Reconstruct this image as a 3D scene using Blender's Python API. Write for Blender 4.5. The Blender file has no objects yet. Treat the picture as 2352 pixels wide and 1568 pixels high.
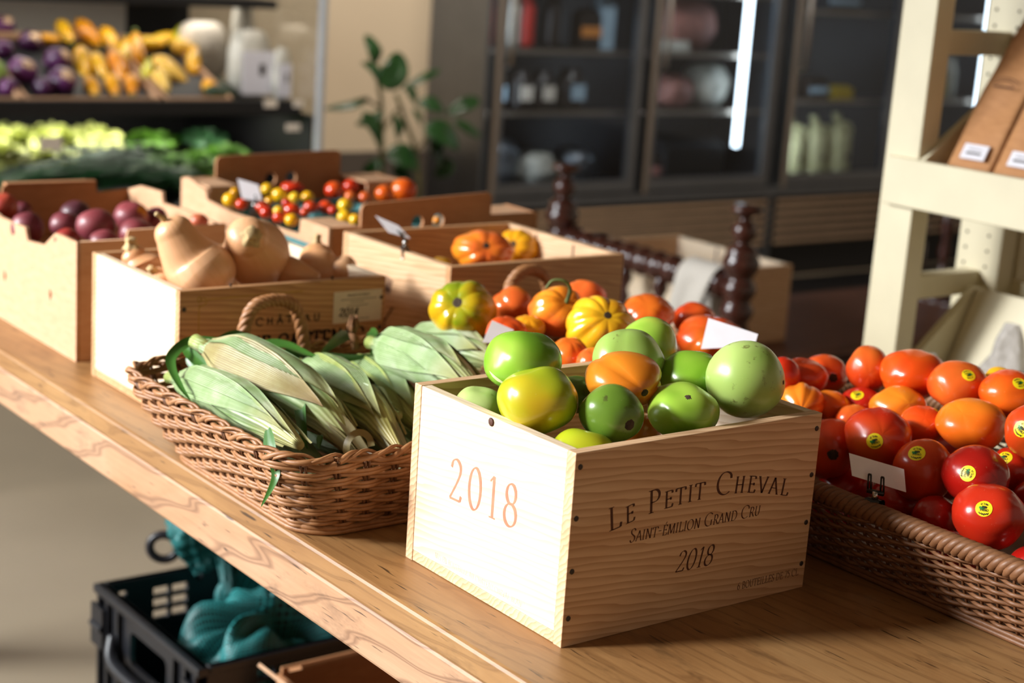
import bpy, math, random
from math import sin, cos, pi, radians, sqrt, exp, atan2
from mathutils import Vector, Matrix, Euler, noise
from mathutils.bvhtree import BVHTree
random.seed(7)
R = random.Random(11)
S = bpy.context.scene
COL = S.collection
V = Vector

# ------------------------------------------------------------------ colour
def C(h, a=1.0):
    h = h.lstrip('#')
    o = []
    for i in (0, 2, 4):
        c = int(h[i:i + 2], 16) / 255
        o.append(c / 12.92 if c <= .04045 else ((c + .055) / 1.055) ** 2.4)
    return (*o, a)

# ------------------------------------------------------------------ materials
MATS = {}
class Nodes:
    def __init__(s, name):
        m = bpy.data.materials.new(name); m.use_nodes = True
        s.m = m; s.t = m.node_tree; s.t.nodes.clear()
    def n(s, kind, props=None, **ins):
        d = s.t.nodes.new('ShaderNode' + kind)
        for k, v in (props or {}).items(): setattr(d, k, v)
        for k, v in ins.items():
            k = k.replace('_', ' ')
            s.set(d, k, v)
        return d
    def set(s, d, k, v):
        sock = d.inputs[int(k[1:])] if (k[0] == 'i' and k[1:].isdigit()) else d.inputs[k]
        if isinstance(v, bpy.types.NodeSocket): s.t.links.new(v, sock)
        else: sock.default_value = v
    def coord(s, kind='Object', scale=(1, 1, 1), rot=(0, 0, 0), loc=(0, 0, 0)):
        tc = s.n('TexCoord')
        mp = s.n('Mapping', None, Vector=tc.outputs[kind])
        mp.inputs['Scale'].default_value = scale
        mp.inputs['Rotation'].default_value = rot
        mp.inputs['Location'].default_value = loc
        return mp.outputs[0]
    def noise(s, vec, scale=5, detail=3, rough=.5, dist=0):
        d = s.n('TexNoise', None, Scale=scale, Detail=detail, Roughness=rough, Distortion=dist)
        if vec is not None: s.set(d, 'Vector', vec)
        return d.outputs['Fac']
    def wave(s, vec, scale=5, dist=2, detail=2, dscale=1, direction='X', kind='BANDS', profile='SIN'):
        d = s.n('TexWave', dict(wave_type=kind, wave_profile=profile, **({'bands_direction': direction} if kind == 'BANDS' else {'rings_direction': direction})),
                Vector=vec, Scale=scale, Distortion=dist, Detail=detail, Detail_Scale=dscale)
        return d.outputs['Fac']
    def ramp(s, fac, stops, interp='LINEAR'):
        d = s.n('ValToRGB', None, Fac=fac); cr = d.color_ramp; cr.interpolation = interp
        while len(cr.elements) < len(stops): cr.elements.new(.5)
        for e, (p, c) in zip(cr.elements, stops):
            e.position = p; e.color = C(c) if isinstance(c, str) else (c if not isinstance(c, (int, float)) else (c, c, c, 1))
        return d.outputs['Color']
    def mix(s, fac, a, b, mode='MIX'):
        d = s.n('Mix', dict(data_type='RGBA', blend_type=mode))
        s.set(d, 'i0', fac); s.set(d, 'i6', a); s.set(d, 'i7', b)
        return d.outputs[2]
    def math(s, op, a, b=0.0):
        d = s.n('Math', dict(operation=op)); s.set(d, 'i0', a); s.set(d, 'i1', b); return d.outputs[0]
    def bump(s, h, strength=.3, dist=.002):
        return s.n('Bump', None, Strength=strength, Distance=dist, Height=h).outputs[0]
    def finish(s, color, rough=.5, normal=None, **kw):
        p = s.n('BsdfPrincipled'); s.set(p, 'Base Color', color); s.set(p, 'Roughness', rough)
        if normal is not None: s.set(p, 'Normal', normal)
        for k, v in kw.items(): s.set(p, k.replace('_', ' '), v)
        o = s.n('OutputMaterial'); s.t.links.new(p.outputs[0], o.inputs[0])
        MATS[s.m.name] = s.m
        return s.m

def plain(name, c, rough=.5, var=.12, vscale=30, **kw):
    g = Nodes(name); c = C(c)
    f = g.noise(g.coord(), vscale, 3)
    d = tuple(x * (1 - var) for x in c[:3]) + (1,); l = tuple(min(1, x * (1 + var)) for x in c[:3]) + (1,)
    return g.finish(g.ramp(f, [(.3, d), (.7, l)]), rough, **kw)

def pine(name, light, mid, dark, axis=0, scale=1.0, rough=.6):
    """sawn softwood: long wavy growth lines running along AXIS"""
    g = Nodes(name)
    st = [14, 14, 14]; st[axis] = 1.6
    v = g.coord('Object', [x * scale for x in st])
    big = g.noise(v, 1.1, 3, .55, .6)
    st2 = [1, 1, 1]; st2[axis] = .10
    v2 = g.coord('Object', [x * scale for x in st2])
    w = g.n('TexWave', dict(wave_type='BANDS', bands_direction='DIAGONAL', wave_profile='SAW'), Vector=v2, Scale=88, Distortion=9, Detail=2.5, Detail_Scale=.5)
    st3 = [120, 120, 120]; st3[axis] = 6
    fine = g.noise(g.coord('Object', [x * scale for x in st3]), 2.2, 3, .6)
    c = g.ramp(big, [(.3, mid), (.62, light)])
    c = g.mix(g.ramp(w.outputs['Fac'], [(.25, 0.0), (.95, .62)]), c, C(dark))
    c = g.mix(g.math('MULTIPLY', fine, .28), c, C(dark))
    return g.finish(c, rough, g.bump(fine, .12, .0006))

def cardboard(name, c1, c2):
    g = Nodes(name)
    f = g.noise(g.coord('Object', (9, 9, 30)), 4, 4, .6)
    k = g.noise(g.coord('Object', (400, 400, 60)), 1, 2)
    c = g.mix(g.math('MULTIPLY', k, .25), g.ramp(f, [(.3, c1), (.7, c2)]), C(c1))
    return g.finish(c, .75, g.bump(k, .08, .0005))

def table_wood(name, cols, axis=1, rough=.42, edge=False):
    g = Nodes(name)
    def st(a, b):
        s = [b, b, b]; s[axis] = a; return s
    big = g.noise(g.coord('Object', st(1.3, 5)), 1.6, 4, .6, .8)
    v = g.coord('Object', st(.55, 2.6) if edge else st(.30, 2.2))
    warp = g.n('TexNoise', None, Vector=v, Scale=2.1, Detail=2, Distortion=.4)
    rings = g.n('TexWave', dict(wave_type='BANDS', bands_direction='DIAGONAL', wave_profile='SIN'), Vector=v, Scale=7 if edge else 13, Distortion=9, Detail=2.2, Detail_Scale=.9)
    fine = g.noise(g.coord('Object', st(7, 130)), 1.6, 4, .65)
    pits = g.noise(g.coord('Object', st(16, 190)), 1.2, 2, .5)
    c = g.ramp(big, [(.25, cols[1]), (.5, cols[0]), (.75, cols[2])])
    c = g.mix(g.ramp(rings.outputs['Fac'], [(.80, 0.0), (.97, .62 if edge else .35), (1.0, .2)]), c, C(cols[3]))
    c = g.mix(g.math('MULTIPLY', fine, .42), c, C(cols[3]))
    c = g.mix(g.ramp(pits, [(.66, 0.0), (.72, .85)]), c, C(cols[4]))
    blot = g.noise(g.coord('Object', st(3, 9)), 2.0, 5, .7)
    c = g.mix(g.ramp(blot, [(.58, 0.0), (.75, .55)]), c, C(cols[4]))
    return g.finish(c, rough, g.bump(g.mix(.5, fine, pits), .25, .0012))

def tomato_mat(name, stops, rough=.22, scale=14, spots=None, streak=None):
    g = Nodes(name)
    oi = g.n('ObjectInfo')
    tc = g.n('TexCoord')
    add = g.n('VectorMath', dict(operation='ADD')); g.set(add, 'i0', tc.outputs['Object'])
    off = g.n('CombineXYZ', None, X=g.math('MULTIPLY', oi.outputs['Random'], 9.0), Y=g.math('MULTIPLY', oi.outputs['Random'], 5.0)); g.set(add, 'i1', off.outputs[0])
    f = g.noise(add.outputs[0], scale, 2, .45, .3)
    f = g.math('ADD', f, g.math('MULTIPLY', g.math('SUBTRACT', oi.outputs['Random'], .5), .34))
    c = g.ramp(f, stops)
    speck = g.noise(add.outputs[0], 420, 1)
    c = g.mix(g.ramp(speck, [(.70, 0.0), (.80, .06)]), c, C('#f5d9a0'))
    if spots:
        sp = g.noise(add.outputs[0], 95, 3, .6)
        zone = g.noise(add.outputs[0], 22, 1)
        c = g.mix(g.math('MULTIPLY', g.ramp(sp, [(.60, 0.0), (.68, .8)]), g.ramp(zone, [(.48, 0.0), (.6, 1.0)])), c, C(spots))
    if streak:
        uv = g.coord('UV', (26, 1.2, 1))
        k = g.noise(uv, 1.0, 3, .6, .3)
        c = g.mix(g.ramp(k, [(.5, 0.0), (.72, .75)]), c, C(streak))
    h = g.noise(add.outputs[0], 60, 2)
    return g.finish(c, rough, g.bump(h, .04, .001), Specular_IOR_Level=.5, Coat_Weight=.18, Coat_Roughness=.2, Subsurface_Weight=.06, Subsurface_Radius=(.01, .004, .002), Subsurface_Scale=.6)

M = {}
M['pine'] = pine('crate_pine', '#ebcaa4', '#daaf86', '#ae7c52', 0)
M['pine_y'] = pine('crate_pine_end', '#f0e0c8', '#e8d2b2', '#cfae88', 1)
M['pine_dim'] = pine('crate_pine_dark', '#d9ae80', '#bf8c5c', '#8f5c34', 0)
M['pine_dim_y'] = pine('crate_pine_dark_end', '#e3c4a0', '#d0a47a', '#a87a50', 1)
M['board'] = cardboard('cardboard', '#b98d68', '#c69e7c')
M['board_dark'] = cardboard('cardboard_dark', '#a06c44', '#ae7a50')  # darker cardboard tone, on flaps, trays and several outer panels
M['table'] = table_wood('table_wood', ['#a2784a', '#895f36', '#b08858', '#553316', '#29170a'], 1, .42)
M['table_edge'] = table_wood('table_edge_wood', ['#b98f6c', '#a67a52', '#c59e7e', '#5e3d28', '#30201a'], 1, .55, True)
M['bench_wood'] = table_wood('bench_wood', ['#7d5240', '#6b4234', '#8a5c48', '#40241a', '#2a1610'], 0, .45)
M['ink'] = plain('burnt_ink', '#4e2816', .7, .25, 60)
M['ink_light'] = plain('burnt_ink_pale', '#b5765a', .8, .2, 60)
M['ink_faint'] = plain('burnt_ink_faint', '#cdb9a4', .8, .1, 60)
M['ink_black'] = plain('black_ink', '#180d08', .7, .2, 60)
M['ink_yellow'] = plain('yellow_paint', '#b08a28', .7, .2, 60)
M['nail'] = plain('nail_steel', '#4a4644', .45, .1, 60, Metallic=.7)
M['paper'] = plain('white_card', '#eceaf0', .55, .03, 60)
M['paper_tan'] = plain('label_paper', '#ddd2c4', .6, .03, 60)
M['chrome'] = plain('clip_chrome', '#b8b4b0', .16, .05, 30, Metallic=1.0)
M['black_metal'] = plain('clip_black', '#17130f', .3, .1, 30)
M['green_t'] = tomato_mat('green_tomato_skin', [(.2, '#4f8a18'), (.45, '#7fae2e'), (.62, '#9cbf45'), (.8, '#b9c74e')], .24, 16)
M['green_dark'] = tomato_mat('green_tomato_dark', [(.2, '#4a6a1e'), (.5, '#6d8f30'), (.8, '#8da545')], .26, 16, '#4a4a24')
M['green_pale'] = tomato_mat('green_tomato_pale', [(.2, '#8fb04e'), (.5, '#a8c06a'), (.8, '#bccd84')], .32, 14, '#6a6a34')
M['green_yellow'] = tomato_mat('green_tomato_yellow', [(.2, '#7f9e1c'), (.42, '#a3ae20'), (.6, '#bfa71e'), (.8, '#cf9a22')], .24, 13)
M['orange_t'] = tomato_mat('orange_tomato_skin', [(.2, '#c95f18'), (.5, '#d9781c'), (.75, '#d98b24')], .24, 14)
M['heir_yellow'] = tomato_mat('heirloom_yellow', [(.2, '#d98416'), (.45, '#e6a01a'), (.7, '#eebb24')], .2, 17)
M['heir_green'] = tomato_mat('heirloom_green', [(.2, '#a97a10'), (.4, '#c99a12'), (.6, '#d9a91a'), (.8, '#7f8e14')], .2, 15)
M['heir_orange'] = tomato_mat('heirloom_orange', [(.2, '#d2501c'), (.45, '#e2682a'), (.62, '#ea8a22'), (.8, '#eea82a')], .2, 15)
M['heir_red'] = tomato_mat('heirloom_red', [(.25, '#c43c14'), (.5, '#d8561c'), (.75, '#de741e')], .22, 15)
M['red_t'] = tomato_mat('red_tomato_skin', [(.2, '#b4240c'), (.45, '#cc4416'), (.62, '#d86020'), (.8, '#e0822c')], .25, 12)
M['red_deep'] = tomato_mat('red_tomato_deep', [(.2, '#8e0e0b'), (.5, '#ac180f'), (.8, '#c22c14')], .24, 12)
M['red_orange'] = tomato_mat('red_tomato_orange', [(.2, '#d8440f'), (.5, '#e46a18'), (.8, '#ea9222')], .25, 12)
M['cherry_r'] = tomato_mat('cherry_red', [(.2, '#a81808'), (.5, '#cc3412'), (.8, '#da5a18')], .18, 30)
M['cherry_y'] = tomato_mat('cherry_yellow', [(.2, '#dc9208'), (.5, '#ecb010'), (.8, '#f0c828')], .18, 30)
M['scar'] = plain('stem_scar', '#3d2c1a', .85, .5, 160)
M['calyx'] = plain('green_stem', '#5d6a34', .7, .3, 90)
M['plum'] = tomato_mat('plum_skin', [(.2, '#4a1c28'), (.5, '#6e2a34'), (.75, '#8a3a40')], .5, 16)
M['plum_red'] = tomato_mat('plum_skin_red', [(.2, '#7a1c1c'), (.5, '#9c2e26'), (.8, '#b8603a')], .45, 16)
M['squash'] = tomato_mat('squash_skin', [(.2, '#cc9062'), (.5, '#dba67a'), (.8, '#e4b890')], .42, 7, None, '#c8925a')
M['squash_stem'] = plain('squash_stem', '#b59a6c', .8, .3, 120)
M['teal_pulp'] = plain('teal_pulp', '#4d7f80', .9, .2, 90)
M['cream'] = plain('cream_paint', '#d0c6a8', .5, .04, 12)
M['kraft'] = cardboard('kraft_paper', '#a87448', '#bb8656')
M['label_white'] = plain('label_white', '#d6d4dc', .5, .03, 60)
M['spool'] = plain('dark_turned_wood', '#3f1c14', .22, .3, 40, Coat_Weight=.5, Coat_Roughness=.15)
M['cloth'] = plain('linen_cloth', '#c9c2b8', .9, .08, 200)
M['concrete'] = plain('concrete', '#ad9b82', .5, .06, 2.5)
M['wall'] = plain('wall_paint', '#c8b69c', .8, .03, 2)
M['wall_low'] = plain('wainscot_paint', '#4f463e', .6, .1, 3)
M['ceiling'] = plain('ceiling_paint', '#7d6a55', .9, .03, 2)
M['fridge'] = plain('fridge_steel', '#7a7e84', .34, .06, 8, Metallic=.85)
M['fridge_bright'] = plain('fridge_trim', '#a89c90', .3, .05, 8, Metallic=.8)
M['fridge_dark'] = plain('fridge_liner', '#20242a', .5, .15, 8)
M['slat'] = plain('grille_slat', '#b4977a', .45, .08, 8)
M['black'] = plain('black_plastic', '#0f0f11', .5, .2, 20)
M['crate_plastic'] = plain('black_crate_plastic', '#1a1b20', .38, .15, 30)
M['ring'] = plain('dark_loop', '#1e1c22', .4, .2, 30)
M['alu'] = plain('aluminium', '#b8bcc0', .35, .05, 30, Metallic=.3)
M['purple'] = tomato_mat('kohlrabi_skin', [(.2, '#2e1030'), (.5, '#5a2258'), (.8, '#7c3a74')], .35, 9)
M['zucchini'] = plain('zucchini_skin', '#20331a', .35, .3, 60)
M['cut'] = plain('kohlrabi_cut', '#d8b490', .7, .15, 40)
M['ysq'] = tomato_mat('summer_squash', [(.2, '#e08c06'), (.5, '#f2aa0c'), (.8, '#f6c62a')], .3, 9)
M['ysq_pale'] = tomato_mat('summer_squash_pale', [(.2, '#e2a828'), (.5, '#f0c050'), (.8, '#f4d070')], .3, 9)
M['ysq_green'] = tomato_mat('summer_squash_green', [(.2, '#a8b018'), (.5, '#c8c030'), (.8, '#e2cc3a')], .3, 9)
M['leafy'] = plain('leafy_green', '#5f8f2e', .5, .5, 60)
M['leafy_dark'] = plain('scallion_green', '#2f5a34', .5, .4, 60)
M['lettuce'] = plain('pale_lettuce', '#c9d27c', .55, .25, 60)
M['rubber_leaf'] = plain('plant_leaf', '#1b3f18', .3, .3, 14)
M['plant_stem'] = plain('plant_stem', '#6a6a3c', .6, .2, 30)
M['pot'] = plain('pot_grey', '#57504a', .6, .1, 12)
M['milk'] = plain('milk_jug', '#d8d2a0', .4, .05, 12)
M['red_cap'] = plain('red_cap', '#a8261c', .4, .05, 12)
M['sack_pink'] = plain('pink_sack', '#8a5a50', .6, .3, 25)
M['sack_white'] = plain('white_sack', '#b8b4a8', .5, .3, 25)
M['jar_dark'] = plain('dark_jar', '#241d1a', .3, .2, 25)
M['blue_white'] = plain('blue_label_and_reflection', '#a8c0d0', .4, .1, 25)
M['yellow_jar'] = plain('yellow_jar', '#c8a818', .35, .1, 25)
M['orange_label'] = plain('orange_label', '#d88a40', .5, .1, 25)
M['mesh_bag'] = None

def wicker(name, a, b, c):
    g = Nodes(name)
    f = g.noise(g.coord('Object', (22, 22, 22)), 3, 4, .6)
    k = g.noise(g.coord('Object', (160, 160, 500)), 1, 3, .6)
    col = g.mix(g.math('MULTIPLY', k, .5), g.ramp(f, [(.3, a), (.7, b)]), C(c))
    return g.finish(col, .5, g.bump(k, .2, .0006))
M['wicker'] = wicker('wicker_tan', '#9a6638', '#b9855a', '#5e3818')
M['wicker_dark'] = wicker('wicker_brown', '#7a5030', '#946644', '#3c2414')
M['wicker_deep'] = wicker('wicker_stake', '#6a4020', '#7d5030', '#331c0c')

def husk_mat(name, stops, line, tipc):
    g = Nodes(name)
    oi = g.n('ObjectInfo')
    uv = g.n('TexCoord').outputs['UV']
    sx = g.n('SeparateXYZ', None, Vector=uv)
    big = g.noise(g.coord('Object', (14, 14, 14)), 2.2, 3, .55, .4)
    c = g.ramp(big, stops)
    v2 = g.n('Mapping', None, Vector=uv); v2.inputs['Scale'].default_value = (3.2, .12, 1)
    w = g.wave(v2.outputs[0], 2.0, 1.6, 1.5, 1.2, 'X')
    v3 = g.n('Mapping', None, Vector=uv); v3.inputs['Scale'].default_value = (26, .8, 1)
    k = g.noise(v3.outputs[0], 1.4, 3, .65)
    c = g.mix(g.math('MULTIPLY', g.math('MULTIPLY', w, k), 1.6), c, C(line))
    c = g.mix(g.ramp(sx.outputs['Y'], [(.70, 0.0), (1.0, .8)]), c, C(tipc))
    return g.finish(c, .45, g.bump(w, .6, .0008), Subsurface_Weight=.0)
M['husk'] = husk_mat('corn_husk', [(.25, '#84a064'), (.5, '#a8bc8c'), (.7, '#c2ceac')], '#5f7d3c', '#b9ad6c')
M['husk_yellow'] = husk_mat('corn_husk_yellow', [(.25, '#8fa346'), (.5, '#afba70'), (.7, '#c6ca90')], '#6c7c30', '#bfa868')
M['husk_dry'] = husk_mat('corn_husk_dry', [(.25, '#9a9058'), (.5, '#b0aa74'), (.7, '#bcbc90')], '#7a5c34', '#9a7a50')
def blade_mat():
    g = Nodes('corn_blade')
    v = g.coord('UV', (1.6, .1, 1))
    w = g.wave(v, 1.5, .5, 1, 1, 'X')
    c = g.mix(g.math('MULTIPLY', w, .5), C('#2c5a1c'), C('#4f7d2c'))
    return g.finish(c, .38)
M['blade'] = blade_mat()
M['silk'] = plain('corn_silk', '#7a5230', .8, .3, 200)

def glass_mat(name, tint, fac, rough=.02):
    g = Nodes(name)
    tr = g.n('BsdfTransparent', None, Color=(*tint, 1)); gl = g.n('BsdfGlossy', None, Roughness=rough, Color=(1, 1, 1, 1))
    lw = g.n('LayerWeight', None, Blend=.5).outputs['Facing']
    fr = g.math('ADD', g.math('MULTIPLY', g.math('POWER', lw, 4.0), .9), .04)
    mx = g.n('MixShader'); g.set(mx, 'i0', g.math('MULTIPLY', fr, fac)); g.set(mx, 'i1', tr.outputs[0]); g.set(mx, 'i2', gl.outputs[0])
    o = g.n('OutputMaterial'); g.t.links.new(mx.outputs[0], o.inputs[0]); return g.m
M['glass'] = glass_mat('door_glass', (.80, .84, .88), .7)
M['glass_clear'] = glass_mat('case_glass', (.86, .87, .86), 1.0)
def bag_mat():
    g = Nodes('clear_bag')
    w = g.noise(g.coord('Object', (60, 60, 60)), 1, 4, .7, 1.0)
    b = g.bump(w, 1.0, .01)
    tr = g.n('BsdfTransparent', None, Color=(.80, .79, .78, 1)); p = g.n('BsdfPrincipled', None, Base_Color=(.62, .58, .56, 1), Roughness=.18, Normal=b)
    mx = g.n('MixShader', None); g.set(mx, 'i0', .55); g.set(mx, 'i1', tr.outputs[0]); g.set(mx, 'i2', p.outputs[0])
    o = g.n('OutputMaterial'); g.t.links.new(mx.outputs[0], o.inputs[0]); return g.m
M['clear_bag'] = bag_mat()
def net_mat():
    g = Nodes('teal_net')
    v = g.coord('UV', (28, 20, 1))
    w = g.math('MAXIMUM', g.wave(v, 1.6, .3, 0, 1, 'X'), g.wave(v, 1.6, .3, 0, 1, 'Y'))
    big = g.noise(g.coord('Object', (9, 9, 9)), 1.5, 3)
    c = g.mix(g.ramp(w, [(.5, 0.0), (.95, 1.0)]), C('#042625'), C('#2b9090'))
    c = g.mix(g.ramp(big, [(.35, .55), (.65, 0.0)]), c, C('#032524'))
    return g.finish(c, .5, g.bump(w, .4, .001))
M['mesh_bag'] = net_mat()
def emit(name, c, s):
    g = Nodes(name); e = g.n('Emission', None, Color=c, Strength=s); o = g.n('OutputMaterial'); g.t.links.new(e.outputs[0], o.inputs[0]); return g.m
M['tube'] = emit('lamp_tube', (.80, .93, 1.0, 1), 9.0)

# ------------------------------------------------------------------ mesh builder
class MB:
    def __init__(s): s.v = []; s.f = []; s.uv = []; s.has_uv = False
    def add(s, vs, fs, uvs=None):
        b = len(s.v); s.v += [tuple(x) for x in vs]; s.f += [tuple(b + i for i in f) for f in fs]
        if uvs: s.has_uv = True; s.uv += list(uvs)
        else: s.uv += [(0, 0)] * len(vs)
        return s
    def box(s, lo, hi, Mx=None):
        vs = [V((lo[0] if i & 1 == 0 else hi[0], lo[1] if i & 2 == 0 else hi[1], lo[2] if i & 4 == 0 else hi[2])) for i in range(8)]
        if Mx is not None: vs = [Mx @ p for p in vs]
        return s.add(vs, [(0, 2, 3, 1), (4, 5, 7, 6), (0, 1, 5, 4), (2, 6, 7, 3), (0, 4, 6, 2), (1, 3, 7, 5)])
    def bar(s, a, b, w, t, up=(0, 0, 1)):
        a, b = V(a), V(b); d = (b - a); L = d.length; d.normalize(); x = d.cross(V(up)).normalized(); z = x.cross(d)
        Mx = Matrix(((x.x, d.x, z.x, a.x), (x.y, d.y, z.y, a.y), (x.z, d.z, z.z, a.z), (0, 0, 0, 1)))
        return s.box((-w / 2, 0, -t / 2), (w / 2, L, t / 2), Mx)
    def tube(s, pts, r, n=8, closed=False, cap=True, nrm=None, flat=None):
        """r: radius or list; nrm: per-point side normals with flat=(along normal, across) half sizes"""
        pts = [V(p) for p in pts]; N = len(pts); rings = []
        prev = None
        for i, p in enumerate(pts):
            if closed: t = pts[(i + 1) % N] - pts[i - 1]
            else: t = pts[min(i + 1, N - 1)] - pts[max(i - 1, 0)]
            if t.length < 1e-9: t = V((0, 0, 1))
            t.normalize()
            if nrm is not None: u = V(nrm[i]); u = (u - t * u.dot(t)).normalized()
            else:
                if prev is None: u = t.orthogonal().normalized()
                else:
                    u = prev - t * prev.dot(t)
                    u = u.normalized() if u.length > 1e-6 else t.orthogonal().normalized()
                prev = u
            w = t.cross(u)
            if flat: ra, rb = flat
            else: ra = rb = (r[i] if isinstance(r, (list, tuple)) else r)
            rings.append([p + u * (ra * cos(2 * pi * k / n)) + w * (rb * sin(2 * pi * k / n)) for k in range(n)])
        vs = [q for ring in rings for q in ring]; fs = []
        for i in range(N if closed else N - 1):
            j = (i + 1) % N
            for k in range(n):
                k2 = (k + 1) % n
                fs.append((i * n + k, i * n + k2, j * n + k2, j * n + k))
        if cap and not closed:
            fs.append(tuple(reversed(range(n)))); fs.append(tuple((N - 1) * n + k for k in range(n)))
        uvs = [(k / n, i / max(1, N - 1)) for i in range(N) for k in range(n)]
        return s.add(vs, fs, uvs)
    def lathe(s, prof, n=24, Mx=None, cap=True):
        vs = []; fs = []
        for r, z in prof:
            for k in range(n):
                p = V((r * cos(2 * pi * k / n), r * sin(2 * pi * k / n), z)); vs.append(Mx @ p if Mx is not None else p)
        m = len(prof)
        for i in range(m - 1):
            for k in range(n):
                k2 = (k + 1) % n
                fs.append((i * n + k, i * n + k2, (i + 1) * n + k2, (i + 1) * n + k))
        if cap:
            fs.append(tuple(reversed(range(n)))); fs.append(tuple((m - 1) * n + k for k in range(n)))
        return s.add(vs, fs, [(k / n, i / max(1, m - 1)) for i in range(m) for k in range(n)])
    def grid(s, fn, nu, nv, closed=False):
        vs = []; uvs = []
        for j in range(nv + 1):
            for i in range(nu if closed else nu + 1):
                u, v = i / nu, j / nv; vs.append(fn(u, v)); uvs.append((u, v))
        w = nu if closed else nu + 1; fs = []
        for j in range(nv):
            for i in range(nu):
                a = j * w + i; b = j * w + (i + 1) % w if closed else j * w + i + 1
                fs.append((a, b, b + w, a + w))
        return s.add(vs, fs, uvs)
    def mesh(s, name, mat, smooth=True):
        me = bpy.data.meshes.new(name); me.from_pydata(s.v, [], s.f); me.validate(); me.update()
        if mat is not None: me.materials.append(mat)
        if s.has_uv:
            l = me.uv_layers.new(name='UVMap')
            for lp in me.loops: l.data[lp.index].uv = s.uv[lp.vertex_index]
        if smooth: me.polygons.foreach_set('use_smooth', [True] * len(me.polygons))
        return me
    def build(s, name, mat, parent=None, smooth=True, bevel=0, thick=0, loc=None, rot=None, sub=0):
        return link(name, s.mesh(name, mat, smooth), parent, bevel, thick, loc, rot, sub, smooth)

def link(name, me, parent=None, bevel=0, thick=0, loc=None, rot=None, sub=0, smooth=True):
    o = bpy.data.objects.new(name, me); COL.objects.link(o)
    if parent is not None: o.parent = parent
    if loc is not None: o.location = loc
    if rot is not None: o.rotation_euler = rot
    if thick:
        m = o.modifiers.new('thickness', 'SOLIDIFY'); m.thickness = thick; m.offset = 0
    if bevel:
        m = o.modifiers.new('bevel', 'BEVEL'); m.width = bevel; m.segments = 2; m.limit_method = 'ANGLE'; m.angle_limit = radians(40)
        if smooth: m.harden_normals = True
    if sub:
        m = o.modifiers.new('subdivision', 'SUBSURF'); m.levels = sub; m.render_levels = sub
    return o

def boxo(name, mat, lo, hi, parent=None, bevel=.001, **k):
    return MB().box(lo, hi).build(name, mat, parent, smooth=False, bevel=bevel, **k)

def tag(o, label, cat, group=None, kind=None):
    o['label'] = label; o['category'] = cat
    if group: o['group'] = group
    if kind: o['kind'] = kind
    return o
def thing(name, label, cat, loc=(0, 0, 0), rot=(0, 0, 0), group=None):
    o = bpy.data.objects.new(name, None); COL.objects.link(o); o.location = loc; o.rotation_euler = rot; o.empty_display_size = .05
    return tag(o, label, cat, group)
def structure(o, label=None, cat=None):
    o['kind'] = 'structure'
    if label: o['label'] = label; o['category'] = cat
    return o
def frame(o, x, y, z):
    """matrix whose columns are the axes x, y, z at origin o"""
    x, y, z = V(x), V(y), V(z)
    return Matrix(((x[0], y[0], z[0], o[0]), (x[1], y[1], z[1], o[1]), (x[2], y[2], z[2], o[2]), (0, 0, 0, 1)))
XZ = lambda y: frame((0, y, 0), (1, 0, 0), (0, 0, 1), (0, -1, 0))       # drawing (a, b) -> (x = a, z = b) facing -y
YZ = lambda x: frame((x, 0, 0), (0, -1, 0), (0, 0, 1), (-1, 0, 0))      # drawing (a, b) -> (y = -a, z = b) facing -x

def plate(name, loops, th, mat, Mx, parent=None, bevel=0):
    """flat board cut to outlines (first the rim, then its holes), th thick"""
    cu = bpy.data.curves.new('outline', 'CURVE'); cu.dimensions = '2D'; cu.fill_mode = 'BOTH'; cu.extrude = th / 2
    for lp in loops:
        sp = cu.splines.new('POLY'); sp.points.add(len(lp) - 1); sp.use_cyclic_u = True
        for q, p in zip(sp.points, lp): q.co = (p[0], p[1], 0, 1)
    ob = bpy.data.objects.new('outline', cu); COL.objects.link(ob)
    dg = bpy.context.evaluated_depsgraph_get(); dg.update()
    me = bpy.data.meshes.new_from_object(ob.evaluated_get(dg)); me.name = name
    bpy.data.objects.remove(ob); bpy.data.curves.remove(cu)
    me.transform(Mx); me.materials.clear(); me.materials.append(mat)
    return link(name, me, parent, bevel)

def circ(cx, cy, r, n=20, ry=None):
    return [(cx + r * cos(2 * pi * k / n), cy + (ry or r) * sin(2 * pi * k / n)) for k in range(n)]
def rrect(x0, y0, x1, y1, r, n=5):
    o = []
    for cx, cy, a in ((x1 - r, y1 - r, 0), (x0 + r, y1 - r, 90), (x0 + r, y0 + r, 180), (x1 - r, y0 + r, 270)):
        for k in range(n + 1):
            t = radians(a + 90 * k / n); o.append((cx + r * cos(t), cy + r * sin(t)))
    return o
def catmull(p, n=8):
    p = [V(q) for q in p]; o = []
    for i in range(len(p) - 1):
        a, b, c, d = p[max(i - 1, 0)], p[i], p[i + 1], p[min(i + 2, len(p) - 1)]
        for k in range(n):
            t = k / n
            o.append(.5 * ((2 * b) + (c - a) * t + (2 * a - 5 * b + 4 * c - d) * t * t + (3 * b - a - 3 * c + d) * t ** 3))
    o.append(p[-1]); return o

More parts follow.
